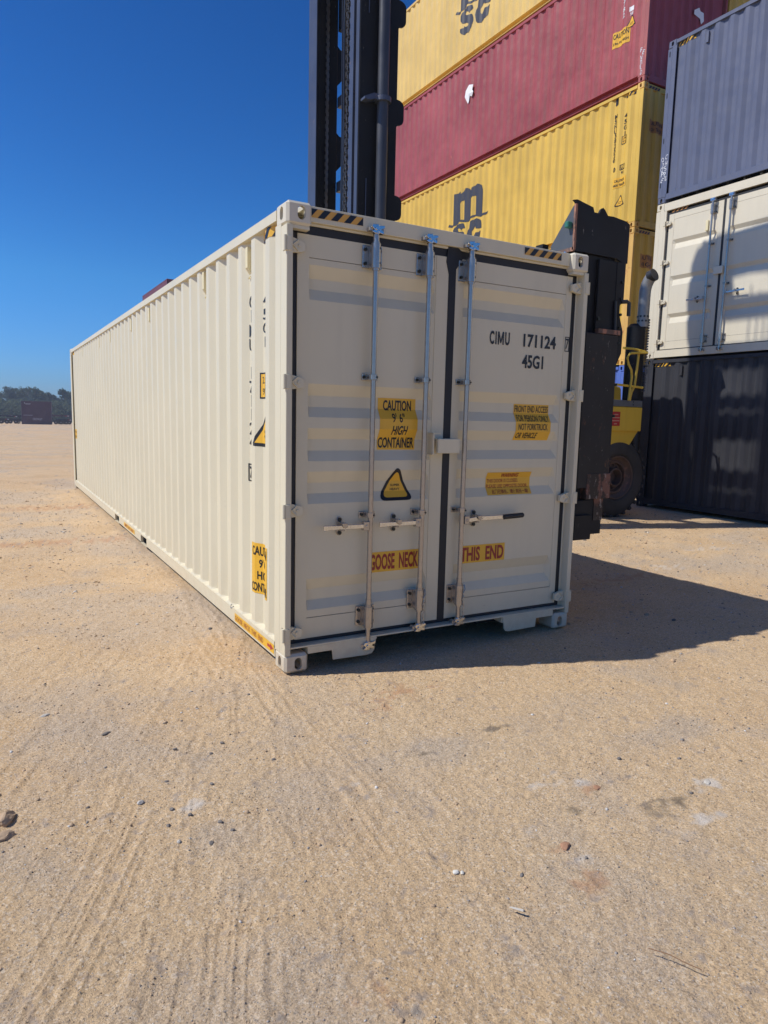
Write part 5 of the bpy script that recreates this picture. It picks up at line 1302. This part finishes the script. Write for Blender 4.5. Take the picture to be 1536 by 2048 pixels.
# undergrowth closing the foot of the wood
n = 16000; rsn = np.random.RandomState(3); D = rsn.uniform(300, 370, n); a = YAW + np.arctan((rsn.uniform(-120, 260, n) - 768) / FPX)
P = np.stack([EYE[0] + D * np.sin(a), EYE[1] + D * np.cos(a), rsn.rand(n) ** 1.3 * 8.0 - 0.0118 * (D - 22)], -1); V = np.zeros((n * 3, 3))
for j in range(3): V[j::3] = P + rsn.randn(n, 3) * 0.55
me = bpy.data.meshes.new("undergrowth"); me.from_pydata(V.tolist(), [], [(3 * i, 3 * i + 1, 3 * i + 2) for i in range(n)])
tag(link("undergrowth", me, LEAFM[1]), "dark brushy undergrowth at the foot of the pines", kind="stuff")

def box_container(label, x, y, z, rot, length, h, mat, words=None, low=False):
    root = thing("shipping_container", label, "shipping container", (x, y, z), rot, "two maroon containers stacked far away")
    pr = [(0.0, 0.04)]; u = 0.15
    while u + 0.28 < length - 0.1: pr += [(u, .04), (u + .07, .0), (u + .14, .0), (u + .21, .04)]; u += .28
    pr.append((length, .04))
    part("side_panel", corr_mesh("side_panel", pr, 0.12, h - 0.1), mat, root)
    part("roof", MB().box(0, length, 0.02, W, h - 0.06, h - 0.02), mat, root)
    part("end_panel", MB().box(0.03, 0.06, 0.1, W - 0.1, 0.1, h - 0.1).box(length - 0.06, length - 0.03, 0.1, W - 0.1, 0.1, h - 0.1), MARF, root)
    part("side_panel", MB().box(0, length, W - 0.05, W, 0.1, h - 0.1), mat, root)
    part("frame", MB().box(0, length, -0.01, 0.06, h - 0.12, h).box(0, length, -0.01, 0.06, 0, 0.14).box(0, 0.12, -0.012, 0.15, 0, h).box(length - 0.12, length, -0.012, 0.15, 0, h), mat, root)
    part("corner_post", MB().box(-0.02, 0.0, -0.02, 0.18, 0, h), PALE, root)  # pale colour paints in the sunlight on this post
    for s, u, v, w_, h_ in words or []:
        if s: decal("lettering", text2d(s, u, v, w_, h_, 0, 0.02), [], [], lambda a_, b_: -0.02, 0.0, WHITEDIM, root)
        else: decal("lettering", rect2d(u, v, w_, h_), [], [], lambda a_, b_: -0.02, 0.0, WHITEDIM, root)
PALE = plain("pale_hub_sunlit_post", (0.35, 0.33, 0.34), 0.6); WHITEDIM = plain("dull_white_print", (0.42, 0.40, 0.42), 0.6)
cx, cy = at_px(44.5, 178); cz = gz(cx, cy)
box_container("far maroon container with CROWLEY lettering, the lower of two by the trees", cx, cy, cz, R(-8), 6.06, 2.59, MARF, [("CROWLEY", 2.2, 0.95, 2.0, 0.5), ("", 0.35, 2.0, 1.9, 0.09)])
box_container("far maroon container stacked on the one lettered CROWLEY", cx, cy, cz + 2.6, R(-8), 6.06, 2.59, MARF, [("", 0.6, 2.0, 0.16, 0.3), ("", 0.8, 2.0, 1.1, 0.10), ("", 0.85, 1.82, 1.0, 0.08)])
TRM = plain("dark_trailer_steel", (0.03, 0.032, 0.045), 0.6); WH = plain("white_spot_paint", (0.6, 0.6, 0.6), 0.5); RD = plain("red_tail_lamp", (0.35, 0.02, 0.02), 0.4)
def chassis(px0, D, length, hz, lab, rot=R(-3), n_w=3, rust=False):
    x, y = at_px(px0, D); t = thing("trailer_chassis", lab, "trailer", (x, y, gz(x, y)), rot, "parked container chassis by the trees")
    part("frame", MB().box(0, length, 0, 0.15, hz - 0.35, hz).box(0, length, 2.2, 2.35, hz - 0.35, hz).box(0, 0.3, 0, 2.35, hz - 0.4, hz + 0.1).box(length - 0.3, length, 0, 2.35, hz - 0.4, hz + 0.1), MARF if rust else TRM, t)
    part("cross_brace", MB().box(length * .3, length * .3 + .15, 0, 2.3, hz - 0.3, hz).box(length * .6, length * .6 + .15, 0, 2.3, hz - 0.3, hz), TRM, t)
    part("landing_leg", MB().box(length * .75, length * .75 + .15, 0.1, 0.25, 0, hz - .3).box(length * .75, length * .75 + .15, 2.1, 2.25, 0, hz - .3), TRM, t)
    for k in range(n_w):
        part("wheel", MB().cyl((0.8 + k * 1.15, -0.12, 0.5), (0.8 + k * 1.15, 0.2, 0.5), 0.5, 16), TYRE, t)
        part("hub", MB().cyl((0.8 + k * 1.15, -0.15, 0.5), (0.8 + k * 1.15, -0.12, 0.5), 0.14, 10), PALE, t)
    part("marker_lamp", MB().box(length * .4, length * .4 + .3, -0.02, 0, hz - 0.3, hz - 0.1), RD, t)
    part("marker_plate", MB().box(length * .45, length * .45 + .4, -0.02, 0, hz - 0.3, hz - 0.12), WH, t)
chassis(-16, 184, 7.0, 1.25, "dark container chassis parked at the left edge by the trees", R(-6))
chassis(14, 190, 4.2, 1.9, "dark trailer with a tall frame left of the maroon containers", R(-4), 2)
chassis(-2, 197, 6.0, 2.1, "dark stacked chassis behind the first parked trailer", R(-5), 2)
chassis(105, 188, 7.5, 2.25, "long rusty chassis right of the maroon containers", R(-14), 3, True)
chassis(112, 194, 7.0, 1.3, "low dark chassis beside the cream container's far corner", R(-12), 3)
# white rags hanging in the brush
x, y = at_px(40, 190)

# ------------------------------------------------------------------ single stones, clods and twigs near the camera
def stone(x, y, sx, sy, sz, mat, label, seed, name="stone", cat="stone", rz=0.5, flat=0.7, group="larger stones on the dirt"):
    me = rock_mesh(name, 2 if sx < 0.03 else 3, seed, flat)
    o = link(name, me, mat); zg = float(ground_h(np.array([x]), np.array([y]), np.array([math.hypot(x - EYE[0], y - EYE[1])]))[0])
    o.location = (x, y, zg + sz * 0.25); o.scale = (sx, sy, sz); o.rotation_euler = (0.1, 0.05, rz)
    tag(o, label, cat, group)
SGREY = plain("grey_stone", (0.20, 0.175, 0.15), 0.85, 0, 0.3, 60); SWHT = plain("pale_stone", (0.52, 0.48, 0.41), 0.85, 0, 0.2, 50)
STAN = plain("dirt_clod", (0.44, 0.31, 0.195), 0.95, 0, 0.2, 40); SRED = plain("red_clay_clod", (0.40, 0.215, 0.125), 0.95, 0, 0.2, 40); SCHK = plain("white_lump", (0.68, 0.65, 0.56), 0.9, 0, 0.1, 60)
stone(-1.590, -1.00, 0.050, 0.032, 0.036, STAN, "large tan dirt clod at the left edge of the photo, upper of two", 1, "dirt_clod", "clod", 0.9, 0.9)
stone(-1.600, -1.115, 0.042, 0.026, 0.022, STAN, "flatter dirt clod just below the large one at the left edge", 2, "dirt_clod", "clod", 0.3)
stone(-1.090, -1.115, 0.021, 0.012, 0.013, SWHT, "pale flat stone left of centre on the dirt", 3)
stone(-0.155, -2.106, 0.017, 0.013, 0.013, SCHK, "crumbly white lump in the middle of the foreground", 4, "lump")
stone(-0.135, -2.118, 0.010, 0.008, 0.009, SCHK, "small crumb beside the white lump in the foreground", 14, "lump")
stone(0.33, -2.165, 0.030, 0.020, 0.014, SRED, "reddish clay clod right of centre", 5, "dirt_clod", "clod")
stone(0.345, -2.262, 0.009, 0.008, 0.010, SGREY, "dark pebble above the red clay patch", 6)
stone(0.775, -1.907, 0.024, 0.018, 0.009, SRED, "flat orange-brown stone beside white smears", 7)
stone(-0.926, -1.298, 0.013, 0.009, 0.010, SGREY, "grey stone right of the pale flat stone", 8)
stone(-1.288, -1.046, 0.011, 0.006, 0.007, SGREY, "small dark oval stone left of the pale flat stone", 9)
stone(-1.008, -1.458, 0.010, 0.009, 0.010, SWHT, "round pale stone below the grey stones", 10)
stone(1.288, -2.103, 0.030, 0.014, 0.009, SWHT, "flat whitish rock at the right side", 11)
stone(-1.12, -0.35, 0.030, 0.014, 0.010, SGREY, "long flat grey stone in the left gravel patch", 12)
stone(-1.38, 0.02, 0.030, 0.014, 0.012, SWHT, "pale stone on top of the left gravel patch", 13)
for i, (x, y, s) in enumerate(((-0.98, -1.22, .010), (-1.02, -1.33, .009), (-0.83, -1.40, .010), (-0.80, -1.47, .009), (-0.90, -1.52, .011), (-0.78, -1.10, .010), (-0.95, -0.98, .009), (-0.70, -0.80, .010), (-0.62, -0.72, .011), (-0.85, -0.70, .010), (-0.45, -1.0, .009))):
    stone(x, y, s * 1.3, s, s, SGREY, "small grey stone left of centre, " + ['nearest the pale flat stone', 'just below the first', 'right-hand one of a close pair', 'lower one of a close pair', 'lowest of the scatter', 'beside the faint wheel ridge', 'behind the others on the left', 'farthest, towards the container corner', 'farthest right of the scatter', 'farthest left of the far ones', 'alone on the right of the scatter'][i], 20 + i, group="small grey stones left of centre", rz=i)
tw = part("twig", MB().tube([(0.150, -2.715, 0.012), (0.185, -2.765, 0.014), (0.205, -2.812, 0.011), (0.225, -2.85, 0.010)], 0.0016, 6), WOODM, None, smooth=True)
tag(tw, "thin brown twig lying on the dirt at the lower right", "twig")
tw = part("wood_chip", MB().add([(-0.118, -2.36, 0.008), (-0.110, -2.362, 0.010), (-0.083, -2.395, 0.012), (-0.090, -2.40, 0.009)], [(0, 1, 2, 3)]), SWHT, None)
tag(tw, "pale wood splinter lying on the dirt right of the white lump", "splinter")

# ------------------------------------------------------------------ thin haze over the yard
hb = MB().box(-960, 960, -960, 960, -8.5, 16.5).mesh("haze")
hm = bpy.data.materials.new("haze"); hm.use_nodes = True; hn = hm.node_tree
for nd in list(hn.nodes):
    if nd.type == 'BSDF_PRINCIPLED': hn.nodes.remove(nd)
pv_ = hn.nodes.new("ShaderNodeVolumePrincipled"); pv_.inputs["Color"].default_value = (0.82, 0.89, 0.97, 1); pv_.inputs["Density"].default_value = 0.0006; pv_.inputs["Anisotropy"].default_value = 0.2
hn.links.new(pv_.outputs[0], hn.nodes["Material Output"].inputs["Volume"])
tag(link("haze", hb, hm), "thin pale blue haze over the far side of the yard", kind="stuff")
scene.cycles.volume_bounces = 0
